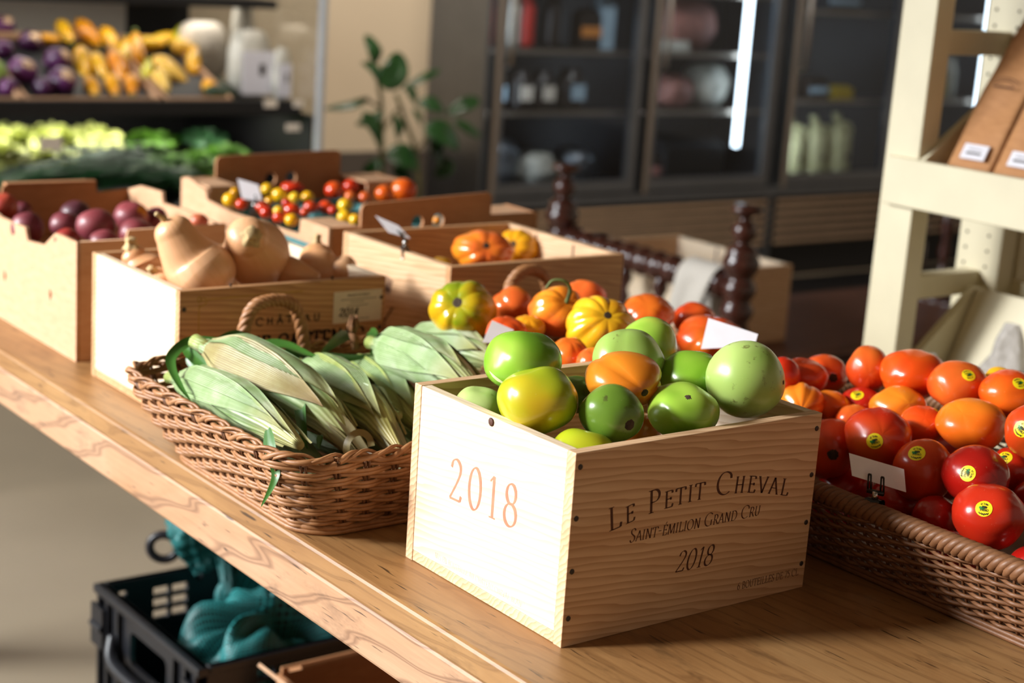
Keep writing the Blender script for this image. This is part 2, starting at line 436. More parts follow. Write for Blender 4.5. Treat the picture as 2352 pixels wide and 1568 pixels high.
# ------------------------------------------------------------------ lettering drawn with a broad nib
def arc(cx, cy, rx, ry, a0, a1, n=18):
    return [(cx + rx * cos(radians(a0 + (a1 - a0) * i / n)), cy + ry * sin(radians(a0 + (a1 - a0) * i / n))) for i in range(n + 1)]
def cm2(p, n=7): return [(q.x, q.y) for q in catmull([(a, b, 0) for a, b in p], n)]
def _stem(x, y0=0, y1=1): return [(x, y0), (x, y1)]
def _ser(x, y, w=.13): return [(x - w, y), (x + w, y)]
GLYPH = {
 'L': (.68, [_stem(.2), [(.2, .0), (.62, 0)], [(.62, 0), (.66, .2)]], [_ser(.2, 1), _ser(.16, 0, .1)]),
 'E': (.68, [_stem(.2), [(.2, 1), (.58, 1)], [(.58, 1), (.60, .84)], [(.2, .52), (.5, .52)], [(.5, .44), (.5, .6)], [(.2, 0), (.6, 0)], [(.6, 0), (.65, .19)]], [_ser(.14, 1, .08), _ser(.14, 0, .08)]),
 'P': (.68, [_stem(.2), [(.2, 1), (.36, 1)], arc(.36, .73, .25, .27, 90, -90), [(.36, .46), (.2, .46)]], [_ser(.14, 1, .08), _ser(.2, 0)]),
 'T': (.70, [_stem(.35), [(.03, 1), (.67, 1)], [(.03, 1), (.01, .82)], [(.67, 1), (.69, .82)]], [_ser(.35, 0)]),
 'I': (.36, [_stem(.18)], [_ser(.18, 0), _ser(.18, 1)]),
 'C': (.86, [arc(.5, .5, .42, .52, 48, 312, 26), [(.78, .89), (.8, .72)]], []),
 'H': (.86, [_stem(.2), _stem(.66), [(.2, .5), (.66, .5)]], [_ser(.2, 0, .1), _ser(.2, 1, .1), _ser(.66, 0, .1), _ser(.66, 1, .1)]),
 'V': (.74, [[(.06, 1), (.38, 0)], [(.38, 0), (.68, 1)]], [_ser(.06, 1, .1), _ser(.68, 1, .1)]),
 'A': (.76, [[(.07, 0), (.38, 1)], [(.38, 1), (.7, 0)], [(.19, .36), (.58, .36)]], [_ser(.07, 0, .1), _ser(.7, 0, .1)]),
 'S': (.58, [cm2([(.5, .84), (.42, .97), (.28, 1.02), (.13, .93), (.1, .76), (.2, .6), (.36, .48), (.48, .34), (.48, .14), (.34, -.01), (.18, -.01), (.07, .16)])], []),
 'N': (.86, [_stem(.18), _stem(.7), [(.18, 1), (.7, 0)]], [_ser(.18, 0, .09), _ser(.12, 1, .08), _ser(.7, 1, .09)]),
 'M': (1.0, [[(.14, 0), (.2, 1)], [(.2, 1), (.5, .05)], [(.5, .05), (.8, 1)], [(.8, 1), (.86, 0)]], [_ser(.14, 0, .09), _ser(.86, 0, .09)]),
 'O': (.9, [arc(.45, .5, .37, .52, 0, 360, 32)], []),
 'R': (.74, [_stem(.2), [(.2, 1), (.36, 1)], arc(.36, .74, .24, .26, 90, -90), [(.36, .48), (.2, .48)], [(.38, .48), (.7, 0)]], [_ser(.14, 1, .08), _ser(.2, 0, .1), _ser(.7, 0, .06)]),
 'G': (.9, [arc(.5, .5, .42, .52, 48, 300, 26), _stem(.76, .02, .42)], [_ser(.76, .44, .1)]),
 'D': (.88, [_stem(.2), [(.2, 1), (.4, 1)], arc(.4, .5, .38, .5, 90, -90, 22), [(.4, 0), (.2, 0)]], [_ser(.14, 1, .08), _ser(.14, 0, .08)]),
 'U': (.84, [[(.18, 1), (.18, .35)], arc(.42, .35, .24, .36, 180, 360), [(.66, .35), (.66, 1)]], [_ser(.18, 1, .1), _ser(.66, 1, .1)]),
 'B': (.7, [_stem(.2), [(.2, 1), (.36, 1)], arc(.36, .76, .2, .24, 90, -90), [(.2, .52), (.38, .52)], arc(.38, .26, .25, .26, 90, -90), [(.38, 0), (.2, 0)]], [_ser(.14, 1, .08), _ser(.14, 0, .08)]),
 'F': (.62, [_stem(.2), [(.2, 1), (.58, 1)], [(.58, 1), (.6, .84)], [(.2, .52), (.5, .52)]], [_ser(.14, 1, .08), _ser(.2, 0)]),
 '2': (.6, [cm2([(.08, .78), (.14, .95), (.3, 1.01), (.46, .9), (.48, .72), (.38, .5), (.2, .22), (.06, .02)]), [(.06, .02), (.52, .02)], [(.52, .02), (.56, .16)]], []),
 '0': (.66, [arc(.33, .5, .25, .51, 0, 360, 30)], []),
 '1': (.46, [_stem(.25), [(.25, 1), (.1, .86)]], [_ser(.25, 0)]),
 '8': (.62, [arc(.31, .76, .19, .24, 0, 360, 24), arc(.31, .26, .24, .27, 0, 360, 26)], []),
 '6': (.6, [cm2([(.5, .98), (.26, .82), (.1, .5), (.08, .24)]), arc(.3, .28, .22, .29, 0, 360, 26)], []),
 '7': (.56, [[(.04, 1), (.52, 1)], [(.52, 1), (.22, 0)]], []),
 '5': (.56, [[(.18, 1), (.48, 1)], [(.18, 1), (.13, .58)], cm2([(.13, .56), (.3, .62), (.46, .46), (.46, .2), (.3, .0), (.08, .06)])], []),
 '4': (.62, [_stem(.42), [(.42, 1), (.05, .3)], [(.05, .3), (.58, .3)]], []),
 '-': (.4, [[(.06, .42), (.34, .42)]], []), '.': (.28, [[(.1, .0), (.18, .0)]], []), ',': (.28, [[(.16, .05), (.1, -.14)]], []), ' ': (.34, [], []),
}
GLYPH['\u00c9'] = (GLYPH['E'][0], GLYPH['E'][1] + [[(.32, 1.12), (.48, 1.32)]], GLYPH['E'][2])
GLYPH['\u00c2'] = (GLYPH['A'][0], GLYPH['A'][1] + [[(.22, 1.14), (.38, 1.3)], [(.38, 1.3), (.54, 1.14)]], GLYPH['A'][2])

def stroke(mb, pts, f, a, b, ang):
    """one pen stroke laid as a strip of quads; f maps glyph space to 3-D"""
    e1 = (cos(ang), sin(ang)); e2 = (-sin(ang), cos(ang)); L = []; Rr = []
    N = len(pts)
    for i, p in enumerate(pts):
        q0 = pts[max(i - 1, 0)]; q1 = pts[min(i + 1, N - 1)]
        if N > 3 and abs(pts[0][0] - pts[-1][0]) < 1e-6 and abs(pts[0][1] - pts[-1][1]) < 1e-6 and i in (0, N - 1): q0, q1 = pts[-2], pts[1]
        dx, dy = q1[0] - q0[0], q1[1] - q0[1]; l = sqrt(dx * dx + dy * dy) or 1
        nx, ny = -dy / l, dx / l
        w = sqrt((a * (nx * e1[0] + ny * e1[1])) ** 2 + (b * (nx * e2[0] + ny * e2[1])) ** 2)
        L.append(f(p[0] + nx * w, p[1] + ny * w)); Rr.append(f(p[0] - nx * w, p[1] - ny * w))
    vs = L + Rr
    mb.add(vs, [(i, i + 1, N + i + 1, N + i) for i in range(N - 1)])

def letters(txt, place, cap, small=None, track=.06, nib=(.055, .016), ang=.35, slant=0, serif=True, width=1.0, end=None):
    """txt: capitals; lower case letters are drawn as small capitals. place(s, h) -> 3-D. end: stretch to this length"""
    mb = MB(); x = 0; run = []
    for ch in txt:
        sc = cap if (not ch.islower()) else (small or cap * .76)
        g = GLYPH[ch.upper()]
        run.append((ch, x, sc, g)); x += (g[0] + track) * sc * width
    k = (end / (x - track * cap * width)) if end else 1.0
    for ch, x0, sc, g in run:
        def f(a, b, x0=x0, sc=sc): return place((x0 + a * sc * width + b * sc * slant) * k, b * sc)
        big = sc / cap
        na, nb = nib[0] / big ** .4, nib[1] / big ** .4
        for st in g[1]: stroke(mb, st, f, na, nb, ang)
        if serif:
            for st in g[2]: stroke(mb, st, f, nb * 1.0, nb * 1.0, 0)
    return mb

# positions in metres: name, x, y, z, radius, half height (and end points, outlines)
GREEN = [('g1',0.0729,0.175,0.2128,0.0389,0.0304),('g2',0.0415,0.108,0.1948,0.0377,0.0314),('g3',0.0352,0.19,0.1653,0.0251,0.0213),('g4',0.0889,0.0583,0.1892,0.0291,0.0269),('g5',0.0466,0.0436,0.1616,0.0297,0.0217),('g6',0.1432,0.105,0.2048,0.0399,0.0266),('g7',0.1688,0.05,0.185,0.034,0.0257),('g8',0.2431,0.1181,0.192,0.0339,0.028),('g9',0.2521,0.053,0.206,0.038,0.038),('g10',0.1937,0.16,0.2073,0.0369,0.0296),('g11',0.2574,0.2,0.2041,0.0308,0.0317),('g12',0.1368,0.17,0.1736,0.0215,0.0191)]
HEIR = [('h1',0.3081,0.6,0.151,0.043,0.0375),('h2',0.4028,0.62,0.1462,0.0282,0.0256),('h3',0.3837,0.5073,0.1641,0.0354,0.0336),('h4',0.5061,0.6,0.1532,0.0287,0.0249),('h5',0.3619,0.4,0.1702,0.0419,0.0303),('h6',0.5461,0.52,0.145,0.0351,0.0261),('h7',0.6306,0.52,0.1306,0.029,0.0238),('h8',0.5629,0.42,0.134,0.045,0.03),('h9',0.2892,0.3647,0.1524,0.0227,0.0205),('h10',0.2913,0.3253,0.1515,0.0194,0.0184),('h11',0.2954,0.4908,0.1485,0.026,0.0201),('h12',0.3346,0.5017,0.1497,0.0211,0.0152)]
RED = [('r1',0.4461,0.1051,0.0953,0.03,0.0357),('r2',0.453,0.0477,0.1243,0.0361,0.031),('r3',0.4469,-0.0201,0.108,0.0319,0.0337),('r4',0.53,-0.0101,0.1441,0.037,0.0272),('r5',0.4502,-0.0819,0.1206,0.0345,0.0296),('r6',0.4127,-0.1296,0.1001,0.035,0.0322),('r7',0.5204,0.0448,0.1282,0.0243,0.0222),('r8',0.5976,0.0624,0.1605,0.0341,0.0271),('r9',0.5981,0.1259,0.1571,0.039,0.0289),('r10',0.5903,0.1851,0.1494,0.0252,0.0278),('r11',0.5835,0.2444,0.1301,0.0284,0.0238),('r12',0.5351,0.2311,0.1342,0.0283,0.0221),('r13',0.4797,0.1824,0.1223,0.0269,0.0219),('r14',0.5222,0.1758,0.1156,0.0227,0.0172),('r15',0.5626,0.1648,0.1159,0.0259,0.0192),('r16',0.55,0.102,0.1305,0.0319,0.0174),('r17',0.5195,0.1387,0.1106,0.0204,0.0161),('r18',0.6,-0.0041,0.1675,0.035,0.0261),('r19',0.65,0.0488,0.1669,0.0165,0.0098),('r20',0.52,-0.0932,0.1609,0.0306,0.0286),('r21',0.52,-0.0709,0.1106,0.0258,0.0248),('r22',0.4277,-0.0577,0.074,0.0239,0.0205),('r23',0.4515,0.0141,0.0638,0.0263,0.0233),('r24',0.5,-0.1226,0.0995,0.0259,0.024),('r25',0.42,-0.1798,0.0649,0.0225,0.0202),('r26',0.4915,0.2237,0.1426,0.0199,0.0219)]
PLUM = [('a',0.0284,1.42,0.159,0.0213,0.0213),('b',0.0686,1.45,0.147,0.0149,0.0134),('c',0.0228,1.31,0.1448,0.0244,0.0257),('d',0.1093,1.34,0.1583,0.0238,0.0163),('e',0.064,1.27,0.1551,0.0231,0.0187),('f',0.0825,1.2,0.1658,0.0295,0.0232),('g',0.1775,1.2891,0.1593,0.0278,0.0233),('h',0.125,1.16,0.1599,0.0251,0.0209),('i',0.2191,1.2908,0.1552,0.0174,0.0174),('j',0.0179,1.15,0.1583,0.0183,0.0127),('k',0.0641,1.13,0.1546,0.022,0.0121),('l',0.2253,1.16,0.172,0.0141,0.0082)]
CHERRY = [('y',0.3804,1.3587,0.1657,0.0134,0.0122),('y',0.4272,1.4328,0.1654,0.0082,0.0075),('y',0.5035,1.4598,0.1636,0.0111,0.0101),('y',0.4974,1.4059,0.1624,0.0134,0.0122),('y',0.5113,1.3789,0.1613,0.0104,0.0095),('y',0.5403,1.3857,0.1604,0.011,0.01),('y',0.4461,1.3479,0.1631,0.0081,0.0073),('y',0.567,1.3075,0.1578,0.013,0.0118),('y',0.5023,1.2037,0.1594,0.012,0.0109),('y',0.506,1.1767,0.1592,0.0105,0.0096),('y',0.3885,1.1727,0.1644,0.0111,0.0101),('y',0.4109,1.2536,0.1635,0.0096,0.0088),('o',0.6306,1.3951,0.1574,0.01,0.0091),('r',0.3799,1.3183,0.1652,0.0104,0.0095),('r',0.4033,1.294,0.1641,0.012,0.011),('r',0.3837,1.2441,0.1646,0.0109,0.0099),('r',0.4391,1.2617,0.1624,0.0139,0.0126),('r',0.491,1.2913,0.1606,0.0118,0.0107),('r',0.5197,1.2913,0.1594,0.0128,0.0117),('r',0.3793,1.197,0.1648,0.0098,0.009),('R',0.6318,1.4503,0.159,0.0173,0.0157),('R',0.6883,1.4867,0.1585,0.015,0.0137),('R',0.7254,1.48,0.157,0.0136,0.0123),('o',0.6525,1.383,0.1563,0.0115,0.0105),('r',0.4529,1.2441,0.1617,0.0083,0.0076),('r',0.5173,1.2643,0.1592,0.0085,0.0077),('R',0.5645,1.48,0.1622,0.0207,0.0098),('O',0.716,1.4193,0.1551,0.0169,0.0154),('O',0.7778,1.4503,0.1541,0.0241,0.0219),('o',0.6587,1.17,0.1524,0.0071,0.0065),('y',0.7239,1.2913,0.1513,0.0099,0.009),('r',0.4694,1.3317,0.162,0.0085,0.0078)]
CORN = [('c1',[-0.071,0.62,0.097],[-0.069,0.345,0.101],0.0233),('c2',[-0.047,0.6,0.138],[0.012,0.36,0.088],0.0311),('c3',[0.089,0.62,0.098],[0.051,0.34,0.085],0.0272),('c4',[0.184,0.66,0.081],[0.148,0.44,0.061],0.0238),('c5',[0.182,0.6,0.12],[0.167,0.36,0.121],0.0275),('c6',[0.28,0.68,0.095],[0.302,0.5,0.108],0.025),('c7',[0.076,0.4,0.099],[0.055,0.55,0.087],0.0194)]
LEAF = [[(-0.02,0.6,0.141),(-0.054,0.62,0.139),(-0.086,0.6,0.132),(-0.097,0.58,0.123),(-0.105,0.54,0.112),(-0.103,0.52,0.102)],[(-0.062,0.62,0.132),(-0.062,0.56,0.122),(-0.056,0.53,0.12)],[(0.035,0.62,0.129),(0.056,0.6,0.129),(0.065,0.57,0.126),(0.073,0.55,0.125)],[(0.179,0.66,0.12),(0.142,0.63,0.119),(0.103,0.6,0.114)],[(0.106,0.6,0.111),(0.143,0.6,0.106),(0.181,0.6,0.106)],[(-0.098,0.36,0.114),(-0.107,0.335,0.098),(-0.107,0.325,0.076),(-0.131,0.31,0.053)],[(-0.021,0.43,0.117),(-0.035,0.4,0.1),(-0.04,0.38,0.08)],[(-0.025,0.38,0.093),(-0.032,0.37,0.082)],[(-0.026,0.62,0.134),(0.009,0.63,0.14),(0.029,0.63,0.129),(0.031,0.6,0.121)],[(0.054,0.6,0.116),(0.077,0.6,0.115),(0.074,0.58,0.113)],[(-0.049,0.64,0.116),(-0.05,0.62,0.106),(-0.058,0.6,0.096)],[(0.21,0.66,0.12),(0.195,0.62,0.114),(0.174,0.6,0.099)],[(0.256,0.68,0.109),(0.276,0.68,0.11),(0.283,0.66,0.105)]]
SQUASH = [('s1',[[0.03,0.84,0.22,0.0253],[0.039,0.835,0.202,0.0311],[0.049,0.83,0.186,0.0385],[0.059,0.82,0.172,0.0436]]),('s2',[[0.111,0.8,0.218,0.0274],[0.132,0.82,0.198,0.0417],[0.148,0.84,0.184,0.0422],[0.179,0.88,0.169,0.0365]]),('s3',[[0.175,0.83,0.167,0.0226],[0.181,0.8,0.169,0.0178],[0.199,0.785,0.163,0.0112]]),('s4',[[0.261,0.88,0.166,0.0236],[0.257,0.87,0.158,0.0293],[0.254,0.86,0.15,0.0273]]),('s5',[[0.278,0.84,0.154,0.0195],[0.288,0.85,0.16,0.0156]]),('s6',[[0.03,0.955,0.167,0.0171],[0.036,0.95,0.156,0.0284],[0.038,0.945,0.149,0.0265]]),('s7',[[0.029,0.88,0.157,0.0129],[0.029,0.87,0.151,0.0157]]),('s8',[[0.066,0.95,0.16,0.0115],[0.075,0.95,0.154,0.0153]])]
CARD = [('cherry',[(0.369,1.3163,0.2075),(0.3955,1.2955,0.2001),(0.4004,1.2885,0.1737),(0.3743,1.3084,0.1764)]),('yellow',[(0.3596,0.8924,0.2199),(0.3847,0.871,0.2083),(0.3955,0.8549,0.1922),(0.3707,0.8729,0.1988)]),('heir',[(0.2453,0.4563,0.1762),(0.2649,0.4393,0.167),(0.2589,0.4396,0.1503),(0.2347,0.4578,0.1504)]),('green',[(0.4325,0.2941,0.1994),(0.4667,0.2467,0.1882),(0.4625,0.2462,0.1744),(0.423,0.2915,0.1643)]),('red',[(0.3428,-0.009,0.1373),(0.3855,-0.0441,0.1251),(0.3859,-0.0499,0.103),(0.3439,-0.0153,0.1156)])]
GDIR = {'g4': [-0.087,-0.991,-0.101],'g6': [-0.212,-0.974,-0.081],'g2': [-0.969,0.01,0.247]}
HDIR = {'h1': [-0.684,-0.55,0.479],'h3': [-0.144,-0.78,0.609],'h5': [-0.324,-0.724,0.609],'h2': [-0.286,-0.906,-0.311],'h4': [-0.61,-0.178,0.772],'h8': [-0.453,-0.554,0.698],'h6': [-0.507,-0.531,0.679],'h7': [-0.506,-0.284,0.815]}
RDIR = {'r1': [-0.653,-0.755,0.061],'r11': [-0.419,-0.904,0.083],'r9': [-0.956,-0.151,-0.253]}
STICK = {'r2': [-0.812,-0.571,0.121],'r3': [-0.672,-0.195,0.714],'r5': [-0.895,-0.328,0.303],'r6': [-0.81,-0.358,0.465],'r7': [0.554,-0.434,0.71],'r8': [-0.409,-0.672,0.618],'r15': [-0.715,-0.231,0.66],'r18': [-0.48,-0.619,0.622],'r20': [-0.96,-0.154,0.236],'r21': [-0.648,-0.115,0.753]}
YTOM = [('a',0.5546,0.9,0.1583,0.0463,0.0301),('b',0.6596,0.95,0.1479,0.0348,0.0273),('c',0.4385,0.84,0.1566,0.0159,0.0103)]
YDIR = {'a': [-0.422,-0.821,0.384],'b': [-0.775,-0.547,0.316]}
KOHL = [('0',0.9707,3.95,0.2604,0.0327,0.0309),('1',1.015,3.85,0.2182,0.0368,0.0347),('2',0.9137,3.65,0.1512,0.0436,0.0412),('3',1.0405,3.707,0.1805,0.0404,0.0381),('4',1.0021,3.58,0.1302,0.0437,0.0412),('5',0.9103,3.8,0.1994,0.0318,0.03),('6',0.8368,3.5584,0.1153,0.0284,0.0268),('7',0.9383,3.56,0.1155,0.0288,0.0272),('8',0.8115,3.6016,0.151,0.0366,0.0346),('9',1.032,3.763,0.1454,0.03,0.0284)]
YSQ = [([1.141,3.953,0.279],[1.15,3.867,0.214],0.0223),([1.193,3.94,0.284],[1.24,3.863,0.204],0.0259),([1.263,3.907,0.263],[1.282,3.825,0.198],0.0233),([1.134,3.763,0.217],[1.109,3.664,0.116],0.0268),([1.163,3.744,0.199],[1.173,3.656,0.125],0.0239),([1.223,3.738,0.209],[1.225,3.644,0.109],0.0271),([1.308,3.729,0.134],[1.339,3.829,0.257],0.0265),([1.351,3.84,0.221],[1.449,3.84,0.223],0.0216),([1.402,3.849,0.221],[1.501,3.883,0.248],0.0204),([1.343,3.706,0.193],[1.428,3.642,0.113],0.03),([1.479,3.848,0.218],[1.558,3.937,0.277],0.0192),([1.46,3.831,0.225],[1.532,3.797,0.2],0.0273),([1.464,3.685,0.138],[1.521,3.785,0.222],0.0232),([1.332,3.651,0.155],[1.316,3.557,0.096],0.0262),([1.469,3.607,0.127],[1.465,3.53,0.098],0.0212),([1.281,3.625,0.123],[1.338,3.723,0.183],0.0195),([1.096,3.621,0.135],[1.09,3.534,0.094],0.0212),([1.168,3.633,0.145],[1.152,3.539,0.091],0.0214),([1.235,3.635,0.142],[1.202,3.537,0.094],0.0216),([1.041,3.871,0.229],[1.114,3.862,0.225],0.0148),([1.246,3.721,0.144],[1.309,3.819,0.239],0.0219)]
PLEAF = [([2.272,3.91,0.163],[2.25,3.94,0.26],0.0356),([2.265,3.86,0.094],[2.207,3.89,0.169],0.0274),([2.259,3.84,0.093],[2.352,3.87,0.203],0.0504),([2.428,3.96,0.068],[2.604,3.99,0.136],0.0142),([2.374,3.86,0.089],[2.447,3.89,0.017],0.0274),([2.399,3.81,0.034],[2.526,3.84,0.002],0.0301),([2.253,3.91,0.043],[2.097,3.94,0.003],0.0153),([2.166,3.81,0.0],[2.268,3.84,-0.127],0.0356),([2.331,3.86,-0.012],[2.37,3.89,-0.12],0.0329),([2.594,3.91,-0.012],[2.755,3.94,0.034],0.0263),([2.593,3.86,-0.034],[2.732,3.89,-0.092],0.0219),([2.395,3.76,-0.05],[2.565,3.79,-0.113],0.052),([2.435,3.78,-0.084],[2.516,3.81,-0.2],0.0411),([2.245,3.76,-0.138],[2.396,3.79,-0.176],0.0493),([2.261,3.84,0.004],[2.182,3.87,-0.042],0.0175),([2.304,3.81,-0.197],[2.407,3.84,-0.258],0.0329),([2.463,3.94,-0.001],[2.526,3.97,-0.065],0.0175),([2.261,3.81,-0.171],[2.199,3.84,-0.204],0.0219),([2.542,3.81,-0.162],[2.504,3.84,-0.222],0.0274)]
PSTEM = [[(2.361,3.95,-0.328),(2.335,3.93,-0.167),(2.308,3.91,0.021),(2.293,3.91,0.09)],[(2.513,3.95,-0.333),(2.464,3.91,-0.151),(2.421,3.91,-0.057),(2.374,3.92,0.058)],[(2.464,3.91,-0.151),(2.537,3.9,-0.064),(2.593,3.9,-0.041)],[(2.327,3.92,-0.072),(2.363,3.91,-0.01),(2.398,3.91,0.013)],[(2.309,3.91,0.006),(2.258,3.92,0.035)],[(2.31,3.91,-0.012),(2.217,3.88,-0.008)]]
WINDOW_E, SUN_E, WORLD_E, BACK_FILL_E, CASE_K, FR_K = 340, 5.0, .30, 26, 1.15, 2.0


FLOOR = -.76
NTH = ['first', 'second', 'third', 'fourth', 'fifth', 'sixth', 'seventh', 'eighth', 'ninth', 'tenth', 'eleventh', 'twelfth', 'thirteenth', 'fourteenth', 'fifteenth', 'sixteenth', 'seventeenth']

# ================================================================== setting
structure(boxo('floor', M['concrete'], (-5, -4, FLOOR - .05), (8, 4.4, FLOOR), bevel=0), 'pale grey polished concrete shop floor', 'floor')
structure(boxo('wall_back', M['wall'], (-5, 4.36, FLOOR), (8, 4.5, 3.1), bevel=0), 'beige painted wall behind the potted plant', 'wall')
structure(boxo('trim_1', M['wall_low'], (1.7, 4.335, FLOOR), (2.85, 4.36, -.21), bevel=0), 'dark grey wainscot panel low on the beige wall', 'trim')
structure(boxo('ceiling', M['ceiling'], (-5, -4, 3.1), (8, 4.5, 3.2), bevel=0), 'shop ceiling', 'ceiling')
wl = MB()
for lo, hi in (((-3.2, -4, FLOOR), (-3.05, -.6, 3.1)), ((-3.2, 4.25, FLOOR), (-3.05, 4.36, 3.1)), ((-3.2, -.6, FLOOR), (-3.05, 4.25, 1.1)), ((-3.2, -.6, 2.95), (-3.05, 4.25, 3.1))): wl.box(lo, hi)
structure(wl.build('wall_left', M['wall'], smooth=False), 'shop wall with a wide window opening', 'wall')

# ================================================================== tables
t = thing('farm_table', 'long honey-brown wooden farm table carrying all the produce crates', 'table', (0, 0, 0))
boxo('table_top', M['table'], (-.069, -1.25, -.027), (.88, 1.95, 0), t, .004)
boxo('edge_board', M['table_edge'], (-.066, -1.24, -.082), (-.03, 1.94, -.0275), t, .004)['label'] = 'thick figured front edge of the table'
boxo('apron', M['table_edge'], (.82, -1.2, -.11), (.85, 1.9, -.0275), t, .002)
for x, y in ((-.01, 1.86), (.79, 1.86), (-.01, -1.18), (.79, -1.18)): boxo('leg', M['table'], (x - .035, y - .035, FLOOR), (x + .035, y + .035, -.0275), t, .004)

# ================================================================== wooden wine crates
def crate(name, label, x0, y0, wx, wy, h, z0=0.0, t=.0115, px='pine', py='pine_y', group=None, lip=True):
    r = thing(name, label, 'crate', (x0, y0, z0), group=group)
    boxo('front_panel', M[px], (0, 0, 0), (wx, t, h), r, .0007)
    boxo('back_panel', M[px], (0, wy - t, 0), (wx, wy, h), r, .0007)
    boxo('end_panel', M[py], (.0004, t + .0003, t), (t, wy - t - .0003, h - .0005), r, .0006)
    boxo('end_panel', M[py], (wx - t, t + .0003, t), (wx - .0004, wy - t - .0003, h - .0005), r, .0006)
    boxo('bottom_panel', M[px], (.0006, t + .0003, .0005), (wx - .0006, wy - t - .0003, t - .0003), r, .0006)
    return r
def nail(parent, p, ax, r=.0026):
    rot = (radians(90), 0, 0) if ax == 'y' else (0, radians(-90), 0)
    MB().lathe([(0.0001, -.001), (r, -.001), (r, .0004), (r * .7, .0007), (.0001, .0006)], 10).build('nail', M['nail'], parent, loc=p, rot=rot)

c1 = crate('wooden_crate', 'pale pine wine crate full of green tomatoes, lettered with the year 2018', 0, 0, .308, .249, .18)
for x, zs in ((.0058, (.167, .120, .071, .027)), (.302, (.165, .118, .069, .026))):
    for z in zs: nail(c1, (x, -.0001, z), 'y')
EPS = .00012
# arched name, two straight lines and the small bottle count on the long side
ARC = [(.044, .1015), (.064, .1055), (.0855, .1105), (.115, .1135), (.141, .1150), (.18, .1160), (.212, .1135), (.240, .1085), (.270, .1015)]
def arch_place(s, h):
    x = .044 + s
    for (xa, za), (xb, zb) in zip(ARC, ARC[1:]):
        if x <= xb or xb == ARC[-1][0]: break
    k = (x - xa) / (xb - xa); z = za + (zb - za) * k; sl = (ARC[-1][1] - 0) * 0
    # smooth tilt of each letter with the arch
    tl = .25 * (1 - 2 * (x - .044) / .226)
    return (x - h * tl * .55, -EPS, z + h * (1 - .04))
letters('Le Petit Cheval', arch_place, .0222, .0166, .16, (.062, .017), .3, 0, True, .98, .226).build('lettering', M['ink'], c1, smooth=False)
letters('Saint-\u00e9milion Grand Cru', lambda s, h: (.070 + s, -EPS, .0872 + h), .0122, .0095, .03, (.06, .018), .35, .10, True, .9, .165).build('lettering', M['ink'], c1, smooth=False)
letters('2018', lambda s, h: (.130 + s, -EPS, .0475 + h), .0195, None, .05, (.055, .016), .4, .22, True, .95, .047).build('lettering', M['ink'], c1, smooth=False)
letters('6 BOUTEILLES DE 75 CL.', lambda s, h: (.215 + s, -EPS, .0145 + h), .0072, None, .04, (.06, .022), .35, 0, True, .8, .086).build('lettering', M['ink'], c1, smooth=False)
yd = letters('2018', lambda s, h: (0, .183 - s, .083 + s * .03 + h), .040, None, .22, (.058, .018), .45, .0, True, .80, .108)
yd.v = [(.0003 - 3e-7 * i, p[1], p[2]) for i, p in enumerate(yd.v)]; yd.build('lettering', M['ink_light'], c1, smooth=False)['label'] = 'pale orange year on the sunlit end'
MB().lathe([(.0001, 0), (.0042, 0), (.0030, .0006), (.0001, .0007)], 9).build('knot', M['ink'], c1, loc=(-.0002, .123, .1745), rot=(0, radians(-90), 0))
mi = letters('MIS EN BOUTEILLE AU CHATEAU CHEVAL BLANC', lambda s, h: (.00028, .199 - s, .0165 + h), .0055, None, .04, (.06, .025), .35, 0, False, .8, .143)
mi.build('lettering', M['ink_faint'], c1, smooth=False)['label'] = 'faint small line along the bottom'

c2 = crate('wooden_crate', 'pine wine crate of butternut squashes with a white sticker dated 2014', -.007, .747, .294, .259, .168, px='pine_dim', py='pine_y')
P2 = lambda s, h: (s, -EPS, h)
letters('CH\u00c2TEAU', lambda s, h: (.104 + s, -EPS, .1165 + h), .0095, None, .34, (.085, .085), 0, 0, False, .95, .093).build('lettering', M['ink_black'], c2, smooth=False)
letters('BRANE-CANTENAC', lambda s, h: (.050 + s, -EPS, .077 + h), .0255, None, .05, (.115, .05), .1, 0, True, .62, .214).build('lettering', M['ink_black'], c2, smooth=False)
orn = MB()
for pts in ([(.026, .06), (.026, .150)], [(.037, .1555), (.17, .1565)], arc(.026, .1555, .011, .0085, 270, 360, 8), arc(.026, .156, .0022, .0035, 0, 360, 10), arc(.0315, .156, .0035, .002, 0, 360, 10)):
    stroke(orn, pts, lambda a, b: (a, -EPS, b), .0006, .0006, 0)
orn.build('corner_ornament', M['ink_yellow'], c2, smooth=False)
for x, z in ((.006, .145), (.288, .140), (.288, .10), (.006, .05)): nail(c2, (x, -.0001, z), 'y', .003)
for x in (.07, .215): MB().lathe([(.0012, 0), (.0012, .011), (.0022, .0115), (.0001, .012)], 8).build('nail', M['nail'], c2, loc=(x, .004, .160))
sk = boxo('sticker', M['paper_tan'], (.216, -.0006, .110), (.289, -.0001, .1515), c2, 0)
F = -.0009
def st_line(txt, x, z, h, L): return letters(txt, lambda s, hh: (x + s, F, z + hh), h, None, .1, (.09, .06), 0, 0, False, .8, L)
st_line('PRODUCT OF FRANCE', .236, .1445, .0026, .034).build('lettering', M['ink_black'], sk, smooth=False)
ln = MB()
for x0, x1, z in ((.226, .281, .1405), (.240, .262, .1368), (.236, .268, .1322), (.228, .246, .1175), (.240, .270, .1145)):
    stroke(ln, [(x0, z), (x1, z)], lambda a, b: (a, F, b), .0004, .0004, 0)
ln.build('print', M['nail'], sk, smooth=False)
letters('2014', lambda s, h: (.224 + s, F, .1195 + h), .0095, None, .05, (.09, .07), .3, .12, False, .8, .029).build('handwriting', M['ink_black'], sk, smooth=False)

